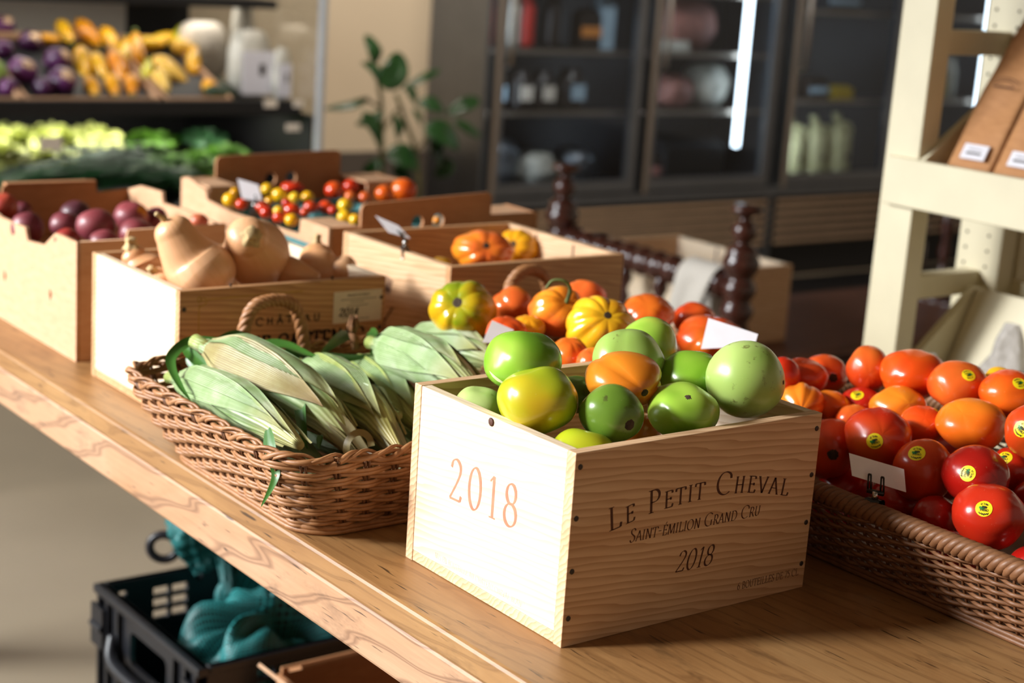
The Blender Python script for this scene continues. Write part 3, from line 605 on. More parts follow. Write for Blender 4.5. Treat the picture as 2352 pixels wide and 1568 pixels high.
c3 = crate('wooden_crate', 'low pine wine crate with yellow-orange tomatoes, burnt crown mark on its end', .382, .735, .305, .275, .176, px='pine_dim', py='pine_dim_y')
cr = MB()
f3 = lambda a, b: (-.0001, .155 - a, b)
for k in range(7):
    x = -.012 + k * .004
    stroke(cr, [(x * .8, .112), (x * 1.25, .134 - abs(k - 3) * .0012)], f3, .0011, .0008, 0)
for z in (.110, .113, .116): stroke(cr, [(-.0105, z), (.0105, z)], f3, .0010, .0009, 0)
cr.build('crown_mark', M['ink'], c3, smooth=False)

ym = MB()
for pts in ([(-.020, .090), (0, .068)], [(.018, .090), (0, .068)], [(0, .068), (0, .045)]): stroke(ym, pts, f3, .0017, .0017, 0)
for x in (-.020, .018): stroke(ym, [(x - .005, .0905), (x + .005, .0905)], f3, .0008, .0008, 0)
ym.build('lettering', M['ink'], c3, smooth=False)
for k, y in ((0, .10), (1, .19)): boxo('divider_groove', M['ink'], (.2928, y, .03), (.2936, y + .003, .172), c3, 0)

# ================================================================== tomatoes
def blob(rx, rz, axis, ribs, amp, dimple, lump, seed, nu, nv, wob=1.3, blossom=.04, pw=.72):
    q = V((0, 0, 1)).rotation_difference(V(axis).normalized()).to_matrix()
    rr = random.Random(seed); ph = rr.random() * 6.28; sx, sy = rr.random() * 50, rr.random() * 50
    mod = [(.6 + .8 * rr.random()) for _ in range(max(ribs, 1))]
    def fn(u, v):
        th = pi * v; a = 2 * pi * u
        d = V((sin(th) * cos(a), sin(th) * sin(a), cos(th)))
        rad = 1 + lump * 2 * (noise.noise(d * 1.15 + V((sx, sy, 0))))
        if ribs:
            aw = a + wob * .5 * noise.noise(V((cos(a) * .9, sin(a) * .9, seed * 1.7)))
            k = ribs * aw / (2 * pi)
            g = abs(sin(pi * k)) ** pw
            e_ = min(1, th / .75); w = e_ * e_ * (3 - 2 * e_) * min(1, 1.1 * sin(th) ** .5) * (1.15 if th < pi / 2 else 1.15 - .75 * (th / pi - .5) * 2)
            rad *= 1 - amp * mod[int(k) % ribs] * (1 - g) * w
        p = d * rad
        p.z -= dimple * exp(-(th / .40) ** 2) - blossom * exp(-((pi - th) / .35) ** 2)
        p = q @ p
        return (p.x * rx, p.y * rx, p.z * rz)
    mb = MB().grid(fn, nu, nv, True); mb.f = [f[::-1] for f in mb.f]
    return mb
def bvh_of(mb): return BVHTree.FromPolygons([V(p) for p in mb.v], mb.f)
def on_skin(bvh, d, lift):
    d = V(d).normalized(); hit = bvh.ray_cast(d * .3, -d)
    if hit[0] is None: return d * .02
    n = hit[1] if hit[1].dot(d) > 0 else -hit[1]
    return hit[0] + n * lift
def tangent(d, spin):
    d = V(d).normalized(); r = V((.79, -.61, 0)) - d * V((.79, -.61, 0)).dot(d)
    if r.length < 1e-3: r = d.orthogonal()
    r.normalize(); u = d.cross(r); c, s = cos(spin), sin(spin)
    return r * c + u * s, u * c - r * s
def patch(bvh, d, rad, lift, R0, rag=0, n=26, seed=0, rings=3):
    a, b = tangent(d, 0); d = V(d).normalized(); vs = [on_skin(bvh, d, lift)]; fs = []
    rr = random.Random(seed); k0 = [1 + rag * (rr.random() - .5) * 2 for _ in range(n)]
    for j in range(1, rings + 1):
        for i in range(n):
            t = 2 * pi * i / n; f = rad * j / rings * (k0[i] if j == rings else 1)
            vs.append(on_skin(bvh, d * R0 + a * (f * cos(t)) + b * (f * sin(t)), lift * (1 - .8 * (j == rings) * (rag > 0))))
    for i in range(n): fs.append((0, 1 + i, 1 + (i + 1) % n))
    for j in range(rings - 1):
        for i in range(n): fs.append((1 + j * n + i, 1 + (j + 1) * n + i, 1 + (j + 1) * n + (i + 1) % n, 1 + j * n + (i + 1) % n))
    mb = MB(); mb.add(vs, fs); return mb

def tomato(name, label, cat, pos, rx, rz, mat, axis=(0, 0, 1), ribs=0, amp=.0, dimple=.12, lump=.04, seed=0, nu=40, nv=26, scar=0, group=None, stem=None, sticker=None, blossom=.03, extra=None, wob=1.3, pw=.72):
    mb = blob(rx, rz, axis, ribs, amp, dimple, lump, seed, nu, nv, wob, blossom, pw)
    o = mb.build(name, M[mat], loc=pos); tag(o, label, cat, group)
    bv = None
    if scar or sticker or extra: bv = bvh_of(mb)
    if scar: patch(bv, axis, scar * .74, .0006, rx * .8, .10, seed=seed).build('stem_scar', M['scar'], o)
    if extra: patch(bv, extra[0], extra[1], .0004, rx, .3, seed=seed + 5).build('blossom_scar', M['scar'], o)
    if stem:
        MB().tube(catmull(stem, 6), [.0028 - .0012 * k / (6 * (len(stem) - 1)) for k in range(6 * (len(stem) - 1) + 1)], 8).build('stem', M['calyx'], o)
    if sticker:
        d, spin = sticker; SR = .0086
        s = patch(bv, d, SR, .00035, rx, 0).build('produce_sticker', M['sticker'], o)
        a, b = tangent(d, spin); dn = V(d).normalized()
        put = lambda x, y: on_skin(bv, dn * rx + a * x + b * y, .0006)
        L = MB()
        def ring(txt, h, r0, mid, top):
            w = sum(GLYPH[c.upper()][0] + .1 for c in txt) * h * .78
            def place(sx, hh):
                if top: t = radians(mid) - (sx - w / 2) / r0; return put((r0 + hh) * cos(t), (r0 + hh) * sin(t))
                t = radians(mid) + (sx - w / 2) / r0; return put((r0 - hh) * cos(t), (r0 - hh) * sin(t))
            return letters(txt, place, h, None, .1, (.10, .08), 0, 0, False, .78)
        m = ring('AMITE, LA', .0019, .0060, 270, False); L.add(m.v, m.f)
        m = letters('CREOLE', lambda sx, hh: put(-.0044 + sx, .0007 + hh), .0020, None, .1, (.11, .09), 0, 0, False, .8); L.add(m.v, m.f)
        m = letters('4800', lambda sx, hh: put(-.0030 + sx, -.0024 + hh), .0024, None, .08, (.12, .1), 0, 0, False, .75); L.add(m.v, m.f)
        sc = [(-.0048, .0040), (-.0040, .0062), (-.0033, .0046), (-.0022, .0064), (-.0014, .0050), (-.0004, .0070), (.0004, .0052), (.0014, .0066), (.0022, .0048), (.0034, .0058), (.0046, .0040)]
        stroke(L, cm2(sc, 4), put, .0003, .00022, 0)
        L.build('sticker_print', M['ink_black'], s, smooth=False)
        G = MB(); rr = random.Random(seed)
        for k in range(5):
            cx, cy = (.0002 + .0010 * k) * .9, -.0006 + .0013 * (k % 2)
            pts = [put(cx + .0012 * cos(t * 1.047), cy + .0012 * sin(t * 1.047)) for t in range(6)]
            G.add([p + V(d).normalized() * (.00002 * k - .0001) for p in pts], [(0, 1, 2, 3, 4, 5)])
        G.build('leaf_print', M['sticker_green'], s, smooth=False)
    return o
M['sticker'] = plain('yellow_sticker', '#f0d818', .4, .02, 60)
M['sticker_green'] = plain('sticker_green', '#2a8a30', .5, .05, 60)

GL = {
 'g1': ('big bright green tomato with a pale split, at the back of the crate', 'green_t', dict(axis=(.2, .3, 1), lump=.05, dimple=.12, amp=.05, ribs=4)),
 'g2': ('yellow-green tomato blushing orange on one side, leaning on the sunlit crate end', 'green_yellow', dict(axis=(-.2, .4, .9), lump=.05)),
 'g3': ('half sunken green tomato in the back corner under the split one', 'green_pale', {}),
 'g4': ('dull dark green tomato showing its round brown stem scar to the front', 'green_dark', dict(scar=.0058, dimple=.05)),
 'g5': ('yellow-green tomato lowest in the near corner of the crate', 'green_yellow', dict(axis=(.4, .2, 1))),
 'g6': ('orange lobed tomato with a dark crease among the green ones', 'orange_t', dict(ribs=3, amp=.15, dimple=.03, lump=.03, scar=.004, wob=.2, pw=.6)),
 'g7': ('bright green tomato beside the nail at the lettered crate wall', 'green_t', dict(axis=(-.3, -.2, 1), lump=.05, extra=((-.35, -.55, .6), .0035))),
 'g8': ('green tomato with yellowish shoulder under the white price card', 'green_t', dict(axis=(.4, .5, .8))),
 'g9': ('large round pale green tomato with dark specks above the crate corner', 'green_pale', dict(axis=(.2, .6, -.8), lump=.02, dimple=.05, extra=((.42, -.86, .1), .0022))),
 'g10': ('pale green tomato with fine scratches on top, behind the orange one', 'green_pale', dict(axis=(.1, .2, 1), dimple=.06, ribs=5, amp=.04)),
 'g11': ('green tomato at the very back, behind the scratched pale one', 'green_t', dict(axis=(.4, .6, .6))),
 'g12': ('olive green tomato glimpsed deep between the yellow-green and orange ones', 'green_dark', {}),
}
for i, (k, x, y, z, rx, rz) in enumerate(GREEN):
    lb, mt, kw = GL[k]; kw = dict(kw)
    if k in ('g4', 'g6'): kw['axis'] = GDIR[k]
    tomato('green_tomato' if k != 'g6' else 'orange_tomato', lb, 'tomato', (x, y, z), rx, rz, mt, seed=30 + i, group='tomatoes in the front crate', **kw)
for i, (x, y, z, r_, mt, lb) in enumerate(((.135, .05, .128, .031, 'green_dark', 'green tomato in the lower layer between the dull one and the one by the nail'), (.215, .075, .122, .033, 'green_t', 'green tomato in the lower layer beneath the round speckled one'), (.085, .115, .125, .032, 'green_dark', 'green tomato in the lower layer beneath the yellow-green one'), (.20, .15, .13, .03, 'orange_t', 'orange tomato in the lower layer beneath the scratched pale one'), (.265, .10, .118, .026, 'orange_t', 'orange tomato peeping out at the crate corner beneath the round speckled one'))):
    tomato('green_tomato' if mt != 'orange_t' else 'orange_tomato', lb, 'tomato', (x, y, z), r_, r_ * .8, mt, seed=50 + i, group='tomatoes in the front crate')
# pale healed split on the big one
g1o = [o for o in COL.objects if o.get('label', '').startswith('big bright green')][0]
mbk = MB(); bvk = BVHTree.FromPolygons([v.co.copy() for v in g1o.data.vertices], [tuple(p.vertices) for p in g1o.data.polygons])
sp = []
for k in range(15):
    t = k / 14; d = V((-.92 + .30 * t, .12 - .56 * t, -.20 - .18 * t)); sp.append((d, .0021 * sin(pi * t) + .0002))
vs = []
for d, w in sp:
    up = V((0, 0, 1)); vs += [on_skin(bvk, d.normalized() * .038 + up * w, .0003), on_skin(bvk, d.normalized() * .038 - up * w, .0003)]
mbk.add(vs, [(2 * i, 2 * i + 1, 2 * i + 3, 2 * i + 2) for i in range(14)]); M['split'] = plain('healed_split', '#cfd69a', .6, .15, 200)
mbk.build('healed_split', M['split'], g1o)

HL = {
 'h1': ('yellow-green ribbed heirloom tomato against the crown-marked crate', 'heir_green', dict(ribs=8, amp=.055, dimple=.15, scar=.0085)),
 'h2': ('orange lobed heirloom tomato between the yellow-green one and the stemmed one', 'heir_orange', dict(ribs=3, amp=.12, dimple=.1)),
 'h3': ('large orange ribbed heirloom tomato with a curled green stem', 'heir_orange', dict(ribs=8, amp=.06, dimple=.16)),
 'h4': ('orange heirloom tomato right behind the stemmed one', 'heir_orange', dict(ribs=6, amp=.05, dimple=.12)),
 'h5': ('golden yellow pleated heirloom tomato with a black stem end, in front of the stemmed one', 'heir_yellow', dict(ribs=9, amp=.07, dimple=.20, scar=.006)),
 'h6': ('orange-red heirloom tomato under the turned bench spindles', 'heir_red', dict(ribs=6, amp=.035, dimple=.1)),
 'h7': ('dark orange heirloom tomato behind the one with the price card', 'heir_red', dict(ribs=4, amp=.06, dimple=.12)),
 'h8': ('broad orange-red heirloom tomato behind the white price card', 'heir_red', dict(ribs=6, amp=.05, dimple=.14)),
 'h9': ('red heirloom tomato low behind the big bright green tomato', 'heir_red', dict(ribs=6, amp=.06)),
 'h10': ('small orange heirloom tomato at the rim of the front crate', 'heir_orange', {}),
 'h11': ('red-orange heirloom tomato just behind the small half hidden card', 'heir_red', dict(ribs=5, amp=.08)),
 'h12': ('yellow heirloom tomato peeking out low beside the stemmed one', 'heir_yellow', dict(ribs=7, amp=.08)),
}
for i, (k, x, y, z, rx, rz) in enumerate(HEIR):
    lb, mt, kw = HL[k]; kw = dict(kw); kw['axis'] = HDIR.get(k, (-.2, -.2, 1))
    if k in ('h1', 'h5', 'h3', 'h2'): rz = rx * .9
    if k == 'h3': kw['stem'] = [(-.004, -.021, .016), (-.004, -.026, .034), (-.012, -.024, .044), (-.024, -.016, .044), (-.030, -.012, .034)]
    tomato('heirloom_tomato', lb, 'tomato', (x, y, z), rx, rz, mt, seed=60 + i, group='heirloom tomatoes in the middle basket', nu=66, nv=34, **kw)

YL = {'a': 'big ribbed orange tomato in the crown-marked crate', 'b': 'smaller ribbed yellow tomato behind the big one in the crown-marked crate', 'c': 'yellow tomato only just showing above the crown-marked crate end'}
for i, (k, x, y, z, rx, rz) in enumerate(YTOM):
    tomato('heirloom_tomato', YL[k], 'tomato', (x, y, z), rx, rz, 'heir_orange' if k == 'a' else 'heir_yellow', seed=90 + i, group='tomatoes in the crown-marked crate', axis=YDIR.get(k, (0, 0, 1)), ribs=8, amp=.065, dimple=.18, scar=.007 if k != 'c' else 0, nu=60, nv=30)

RL = {
 'r1': ('red tomato with a dark round stem scar, wedged against the lettered crate', 'red_t', dict(scar=.0068, dimple=.06)),
 'r2': ('red tomato with an upside-down sticker directly behind the price card', 'red_t', {}),
 'r3': ('red tomato with a tilted sticker beside the free end of the price card', 'red_t', {}),
 'r4': ('large plain orange-red tomato in the middle of the heap', 'red_orange', {}),
 'r5': ('deep red tomato with a sideways sticker above the lowest big one', 'red_deep', {}),
 'r6': ('deep red tomato with a sticker resting on the basket rim', 'red_deep', dict(lump=.05)),
 'r7': ('orange-red tomato with its sticker half hidden behind the large plain one', 'red_orange', {}),
 'r8': ('red tomato with a sticker near its top in front of the clear bag', 'red_t', {}),
 'r9': ('broad two-lobed orange-red tomato on top of the heap', 'red_orange', dict(ribs=3, amp=.10, dimple=.06)),
 'r10': ('smooth red tomato at the foot of the cream post', 'red_t', {}),
 'r11': ('red tomato with a black stem end turned to the front', 'red_t', dict(scar=.0062, dimple=.05)),
 'r12': ('red tomato next to the large pale green tomato', 'red_t', {}),
 'r13': ('wrinkled orange tomato above the back corner of the lettered crate', 'red_orange', dict(ribs=7, amp=.10, dimple=.16)),
 'r14': ('small orange-red tomato below the one with the black stem end', 'red_orange', {}),
 'r15': ('dark red tomato with a flat-lying sticker under the smooth one', 'red_deep', {}),
 'r16': ('flat orange-red tomato under the two-lobed one', 'red_orange', dict(ribs=4, amp=.05)),
 'r17': ('red tomato deep in the gap between the small orange and flat ones', 'red_t', {}),
 'r18': ('orange-red tomato with a sticker at the picture edge, high in the heap', 'red_orange', {}),
 'r19': ('orange-yellow tomato just visible behind the heap under the clear bag', 'heir_yellow', {}),
 'r20': ('red tomato cut by the picture edge, with a pale shining sticker', 'red_t', {}),
 'r21': ('dark red tomato behind the sideways-sticker one, its sticker cut off', 'red_deep', {}),
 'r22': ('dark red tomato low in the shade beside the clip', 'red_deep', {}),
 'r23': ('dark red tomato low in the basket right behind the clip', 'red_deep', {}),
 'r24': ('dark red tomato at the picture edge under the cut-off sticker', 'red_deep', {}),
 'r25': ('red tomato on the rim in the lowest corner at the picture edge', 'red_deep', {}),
 'r26': ('red tomato almost hidden behind the large pale green tomato', 'red_t', {}),
}
SPIN = dict(r2=3.5, r3=2.9, r5=1.35, r6=3.0, r7=2.5, r8=.3, r15=.2, r18=.4, r20=2.4, r21=2.6)
for i, (k, x, y, z, rx, rz) in enumerate(RED):
    lb, mt, kw = RL[k]; kw = dict(kw); kw['axis'] = RDIR.get(k, (R.uniform(.1, .8), R.uniform(.1, .8), R.uniform(-.9, .2)))
    if k in STICK: kw['sticker'] = (STICK[k], SPIN[k])
    kw.setdefault('ribs', 5); kw.setdefault('amp', .035); kw.setdefault('lump', .05)
    tomato('red_tomato', lb, 'tomato', (x, y, z), rx, max(rz, rx * .74), mt, seed=120 + i, group='red tomatoes in the long basket', **kw)

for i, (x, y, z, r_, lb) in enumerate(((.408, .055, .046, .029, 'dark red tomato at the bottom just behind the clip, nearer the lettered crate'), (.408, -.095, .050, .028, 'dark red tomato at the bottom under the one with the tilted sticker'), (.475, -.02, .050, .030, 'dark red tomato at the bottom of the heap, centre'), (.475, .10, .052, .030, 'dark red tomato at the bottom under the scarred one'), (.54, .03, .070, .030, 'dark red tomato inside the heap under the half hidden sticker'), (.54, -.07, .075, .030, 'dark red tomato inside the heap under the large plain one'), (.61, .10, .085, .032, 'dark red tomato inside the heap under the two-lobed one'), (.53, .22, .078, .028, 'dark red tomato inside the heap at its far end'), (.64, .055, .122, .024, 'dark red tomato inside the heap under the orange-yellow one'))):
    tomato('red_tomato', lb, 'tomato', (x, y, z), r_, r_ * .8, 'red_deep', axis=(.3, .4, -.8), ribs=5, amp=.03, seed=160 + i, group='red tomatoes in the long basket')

# ================================================================== plums
PLN = {'a': 'red plum cut by the picture edge in the cardboard box', 'b': 'small plum peeking out next to the edge-cut red one', 'c': 'dark plum in the notch of the box wall', 'd': 'plum at the back, propped on another', 'e': 'dark plum under the propped one',
 'f': 'large violet plum in the middle of the box', 'g': 'plum with a green and orange patch on its side', 'h': 'violet plum below the one with the green and orange patch', 'i': 'dark plum in the shade next to the butternut neck', 'j': 'reddish plum low by the near box wall',
 'k': 'flat-lying plum lowest against the near box wall', 'l': 'small reddish plum glimpsed between the two big squashes'}
for i, (k, x, y, z, rx, rz) in enumerate(PLUM):
    o = tomato('plum', PLN[k], 'plum', (x, y, z), rx, max(rz, rx * .85), 'plum_red' if k in 'ajl' else 'plum', seed=200 + i, group='plums in the cardboard box', axis=(R.uniform(-.5, .5), R.uniform(-.5, .5), 1), ribs=1, amp=.05, dimple=.1, nu=30, nv=20, lump=.02)
    if k == 'g':
        bv = BVHTree.FromPolygons([v.co.copy() for v in o.data.vertices], [tuple(p.vertices) for p in o.data.polygons])
        M['patch'] = plain('plum_patch', '#b8701c', .5, .35, 60)
        patch(bv, (.35, -.75, .5), .011, .0004, rx, .3, seed=4).build('bare_patch', M['patch'], o)

# ================================================================== cherry tomatoes and their pint baskets
cm = {'y': ('cherry_y', 'yellow cherry tomato'), 'r': ('cherry_r', 'small red cherry tomato'), 'R': ('cherry_r', 'larger deep red tomato'), 'o': ('heir_orange', 'orange cherry tomato'), 'O': ('red_orange', 'big orange-red tomato')}
cnt = {}
for i, (k, x, y, z, rx, rz) in enumerate(sorted(CHERRY, key=lambda c: c[1] - .35 * c[2])):
    cnt[k] = cnt.get(k, 0) + 1
    tomato('cherry_tomato' if k != 'O' else 'orange_tomato', f'{cm[k][1]} in the far cardboard box, {NTH[cnt[k] - 1]} of its colour from the card', 'tomato', (x, y, z), rx, rz, cm[k][0], seed=240 + i, group='small tomatoes in the far cardboard box', nu=20, nv=14, lump=.02, dimple=.08,
           axis=(R.uniform(-.6, .6), R.uniform(-.2, .8), .6))
def pint(x, y, z, w, d, h, label):
    r = thing('pint_basket', label, 'basket', (x, y, z), group='teal pulp pint baskets')
    th = .003; mb = MB()
    def fn(u, v):
        k = v; a = u * 4; s = int(a) % 4; f = a - int(a); e = .82 + .18 * k
        c = [(-1, -1), (1, -1), (1, 1), (-1, 1), (-1, -1)]
        px = c[s][0] + (c[s + 1][0] - c[s][0]) * f; py = c[s][1] + (c[s + 1][1] - c[s][1]) * f
        return (px * w / 2 * e, py * d / 2 * e, k * h)
    mb.grid(fn, 16, 4, True); mb.add([(-w * .41, -d * .41, 0), (w * .41, -d * .41, 0), (w * .41, d * .41, 0), (-w * .41, d * .41, 0)], [(0, 1, 2, 3)])
    mb.build('wall', M['teal_pulp'], r, smooth=False, thick=th)
    rim = [fn(u / 16, 1) for u in range(16)]
    MB().tube(rim, .003, 6, True).build('rim', M['teal_pulp'], r)
for i, (x, y, lb) in enumerate([(.44, 1.14, 'teal pint basket nearest the plum box'), (.56, 1.14, 'teal pint basket in the middle of the near row'), (.68, 1.14, 'teal pint basket behind the tall near flap'),
        (.45, 1.27, 'teal pint basket under the white price card'), (.57, 1.27, 'teal pint basket in the centre of the cardboard box'), (.69, 1.27, 'teal pint basket next to the far corner post'),
        (.46, 1.41, 'teal pint basket at the far flap, nearer the lettuce'), (.61, 1.42, 'teal pint basket at the far flap with deep red tomatoes')]):
    pint(x, y, .080, .110, .116, .056, lb)

# ================================================================== cardboard boxes
b = thing('cardboard_box', 'brown cardboard box of plums with slits in its sunlit wall', 'box', (0, 0, 0))
sl = lambda y, z: [(-y - .003, z + .010), (-y + .004, z), (-y - .003, z - .010), (-y - .0055, z)]
plate('side_panel', [[(-1.075, 0), (-1.075, .1685), (-1.15, .167), (-1.165, .158), (-1.19, .143), (-1.253, .138), (-1.258, .150), (-1.262, .156), (-1.36, .154), (-1.47, .17), (-1.47, 0)], sl(1.165, .076), sl(1.341, .068)], .005, M['board'], YZ(0.0025), b)
plate('end_panel', [[(0.0055, 0), (.0055, .168), (.072, .168), (.075, .181), (.224, .183), (.226, .150), (.249, .150), (.249, 0)]], .005, M['board'], XZ(1.0775), b)
plate('side_panel', [[(-1.075, 0), (-1.075, .160), (-1.139, .168), (-1.25, .172), (-1.335, .170), (-1.34, .187), (-1.42, .184), (-1.47, .17), (-1.47, 0)]], .005, M['board'], YZ(.2525), b)
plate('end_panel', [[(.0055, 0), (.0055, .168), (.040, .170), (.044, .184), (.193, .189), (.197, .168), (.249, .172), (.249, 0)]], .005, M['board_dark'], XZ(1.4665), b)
boxo('flap', M['board_dark'], (.045, 1.455, .1845), (.192, 1.472, .1885), b, .001)
boxo('bottom', M['board'], (.005, 1.08, .001), (.249, 1.464, .006), b, 0)
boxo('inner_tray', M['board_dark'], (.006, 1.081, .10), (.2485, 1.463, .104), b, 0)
boxo('slit_backing', M['board_dark'], (.0085, 1.085, .007), (.011, 1.46, .0995), b, 0)  # board added behind the slits so that they stay dark

b = thing('cardboard_box', 'brown cardboard box with two tall punched flaps, holding pints of small tomatoes', 'box', (0, 0, 0))
plate('side_panel', [[(-1.065, 0), (-1.065, .171), (-1.149, .170), (-1.152, .146), (-1.375, .143), (-1.46, .150), (-1.465, .165), (-1.535, .177), (-1.557, .172), (-1.557, 0)]], .005, M['board'], YZ(.3925), b)
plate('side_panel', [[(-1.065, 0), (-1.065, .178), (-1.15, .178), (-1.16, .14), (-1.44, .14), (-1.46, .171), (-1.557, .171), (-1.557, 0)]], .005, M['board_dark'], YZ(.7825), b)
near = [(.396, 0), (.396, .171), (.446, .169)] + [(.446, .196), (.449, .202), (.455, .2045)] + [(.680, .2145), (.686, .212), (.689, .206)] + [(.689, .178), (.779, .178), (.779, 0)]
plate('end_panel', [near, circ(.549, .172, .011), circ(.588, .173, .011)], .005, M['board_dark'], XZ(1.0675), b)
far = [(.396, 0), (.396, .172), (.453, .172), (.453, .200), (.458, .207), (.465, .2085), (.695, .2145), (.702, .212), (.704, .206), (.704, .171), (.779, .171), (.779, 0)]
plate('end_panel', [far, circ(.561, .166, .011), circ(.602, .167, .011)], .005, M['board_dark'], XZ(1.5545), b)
for x0, x1, y0, y1, z in ((.395, .445, 1.071, 1.15, .1705), (.69, .78, 1.071, 1.15, .177), (.395, .452, 1.465, 1.551, .171), (.705, .78, 1.465, 1.551, .1705)):
    q = MB().box((x0, y0, z - .004), (x1, y1, z)); q.build('corner_ledge', M['board'], b, smooth=False, bevel=.001)
for x, y in ((.443, 1.15), (.692, 1.15), (.45, 1.465), (.707, 1.465)):
    boxo('corner_post', M['board'], (min(x, .396) if x < .6 else x, y - .0025, .09), (x if x < .6 else .779, y + .0025, .166), b, .001)
boxo('bottom', M['board'], (.396, 1.071, .001), (.779, 1.551, .006), b, 0)
boxo('inner_tray', M['board_dark'], (.396, 1.071, .073), (.779, 1.551, .078), b, 0)

# ================================================================== butternut squashes
def squash(label, sp, seed, stem=None, mat='squash', nseg=10):
    pts = [V(q[:3]) for q in sp]; rad = [q[3] for q in sp]
    # sample the spine with its radius, then close both ends with round caps
    P = []; 
    for i in range(len(pts) - 1):
        a, b = pts[i], pts[i + 1]
        for k in range(nseg): P.append((i + k / nseg))
    P.append(len(pts) - 1.0)
    cm = catmull(pts, nseg); rr = catmull([(r, 0, 0) for r in rad], nseg); L = list(zip(cm, [q.x for q in rr]))
    def cap(p, r, d):
        return [(p + d * (r * .85 * sin(t)), max(r * max(cos(t), 0) ** .72, .0003)) for t in [k * pi / 2 / 9 for k in range(1, 10)]]
    d0 = (L[0][0] - L[1][0]).normalized(); d1 = (L[-1][0] - L[-2][0]).normalized()
    full = list(reversed(cap(L[0][0], L[0][1], d0))) + L + cap(L[-1][0], L[-1][1], d1)
    # smooth radii a little
    r_ = [q[1] for q in full]
    for _ in range(0): r_ = [r_[0]] + [(r_[i - 1] + 2 * r_[i] + r_[i + 1]) / 4 for i in range(1, len(r_) - 1)] + [r_[-1]]
    base = pts[-1]; mb = MB(); mb.tube([q[0] - base for q in full], r_, 30, cap=True)
    mb.v = [tuple(V(p) * (1 + .02 * noise.noise(V(p) * 25 + V((seed, 0, 0))))) for p in mb.v]
    o = mb.build('butternut_squash', M[mat], loc=base); tag(o, label, 'squash', 'butternut squashes in the dated crate')
    if stem:
        p, d, r, L_ = V(stem[0]) - base, V(stem[1]).normalized(), stem[2], stem[3]
        q = V((0, 0, 1)).rotation_difference(d).to_matrix().to_4x4(); q.translation = p
        n = 20
        def fn(u, v):
            a = 2 * pi * u; k = 1 + .16 * cos(5 * a) + .08 * noise.noise(V((cos(a) * 2, v * 3, seed)))
            prof = (1.35 - .6 * min(1, v * 2.2) + .22 * max(0, v - .6) * 2.5) if v < .92 else .75
            return q @ V((r * k * prof * cos(a), r * k * prof * sin(a), L_ * v))
        s = MB().grid(fn, n, 8, True); top = len(s.v) - n
        s.f.append(tuple(top + k for k in range(n)))
        s.build('stem', M['squash_stem'], o)
    return o
SQL = {
 's1': ('long-necked butternut squash standing up tall out of the dated crate', ((.0175, .842, .238), (-.7, -.1, .45), .0034, .016)),
 's2': ('round-shouldered butternut squash with its thick stem facing the front', ((.1008, .774, .2235), (-.22, -.75, .55), .0105, .016)),
 's3': ('butternut neck lying along the crate wall beside the round-shouldered squash', None),
 's4': ('small butternut with an upright stem near the sunlit crate end', ((.262, .882, .186), (.05, .0, 1), .0055, .014)),
 's5': ('butternut end in the shade against the far crate end', None),
 's6': ('butternut with a knobby stem next to the plum box', ((.026, .957, .180), (-.1, 0, 1), .0085, .014)),
 's7': ('butternut low at the blank crate wall with a small crooked stem', ((.020, .878, .164), (-.6, -.3, .7), .0055, .010)),
 's8': ('butternut hidden behind the long-necked squash', None),
}
for i, (k, sp) in enumerate(SQUASH): squash(SQL[k][0], sp, i * 3.1, SQL[k][1])
# two stem ends that show between the two big squashes
for i, (p, lb) in enumerate((((.098, .905, .196), 'pale stem end showing above the crack between the two big squashes'), ((.092, .895, .181), 'lower pale stem end between the two big squashes'))):
    squash(lb, [[p[0] + .012, p[1] + .02, p[2] - .03, .016], [p[0] + .02, p[1] + .03, p[2] - .05, .02]], 40 + i, (V(p) + V((.008, .012, -.022)), (-.3, -.3, .8), .0065, .020))

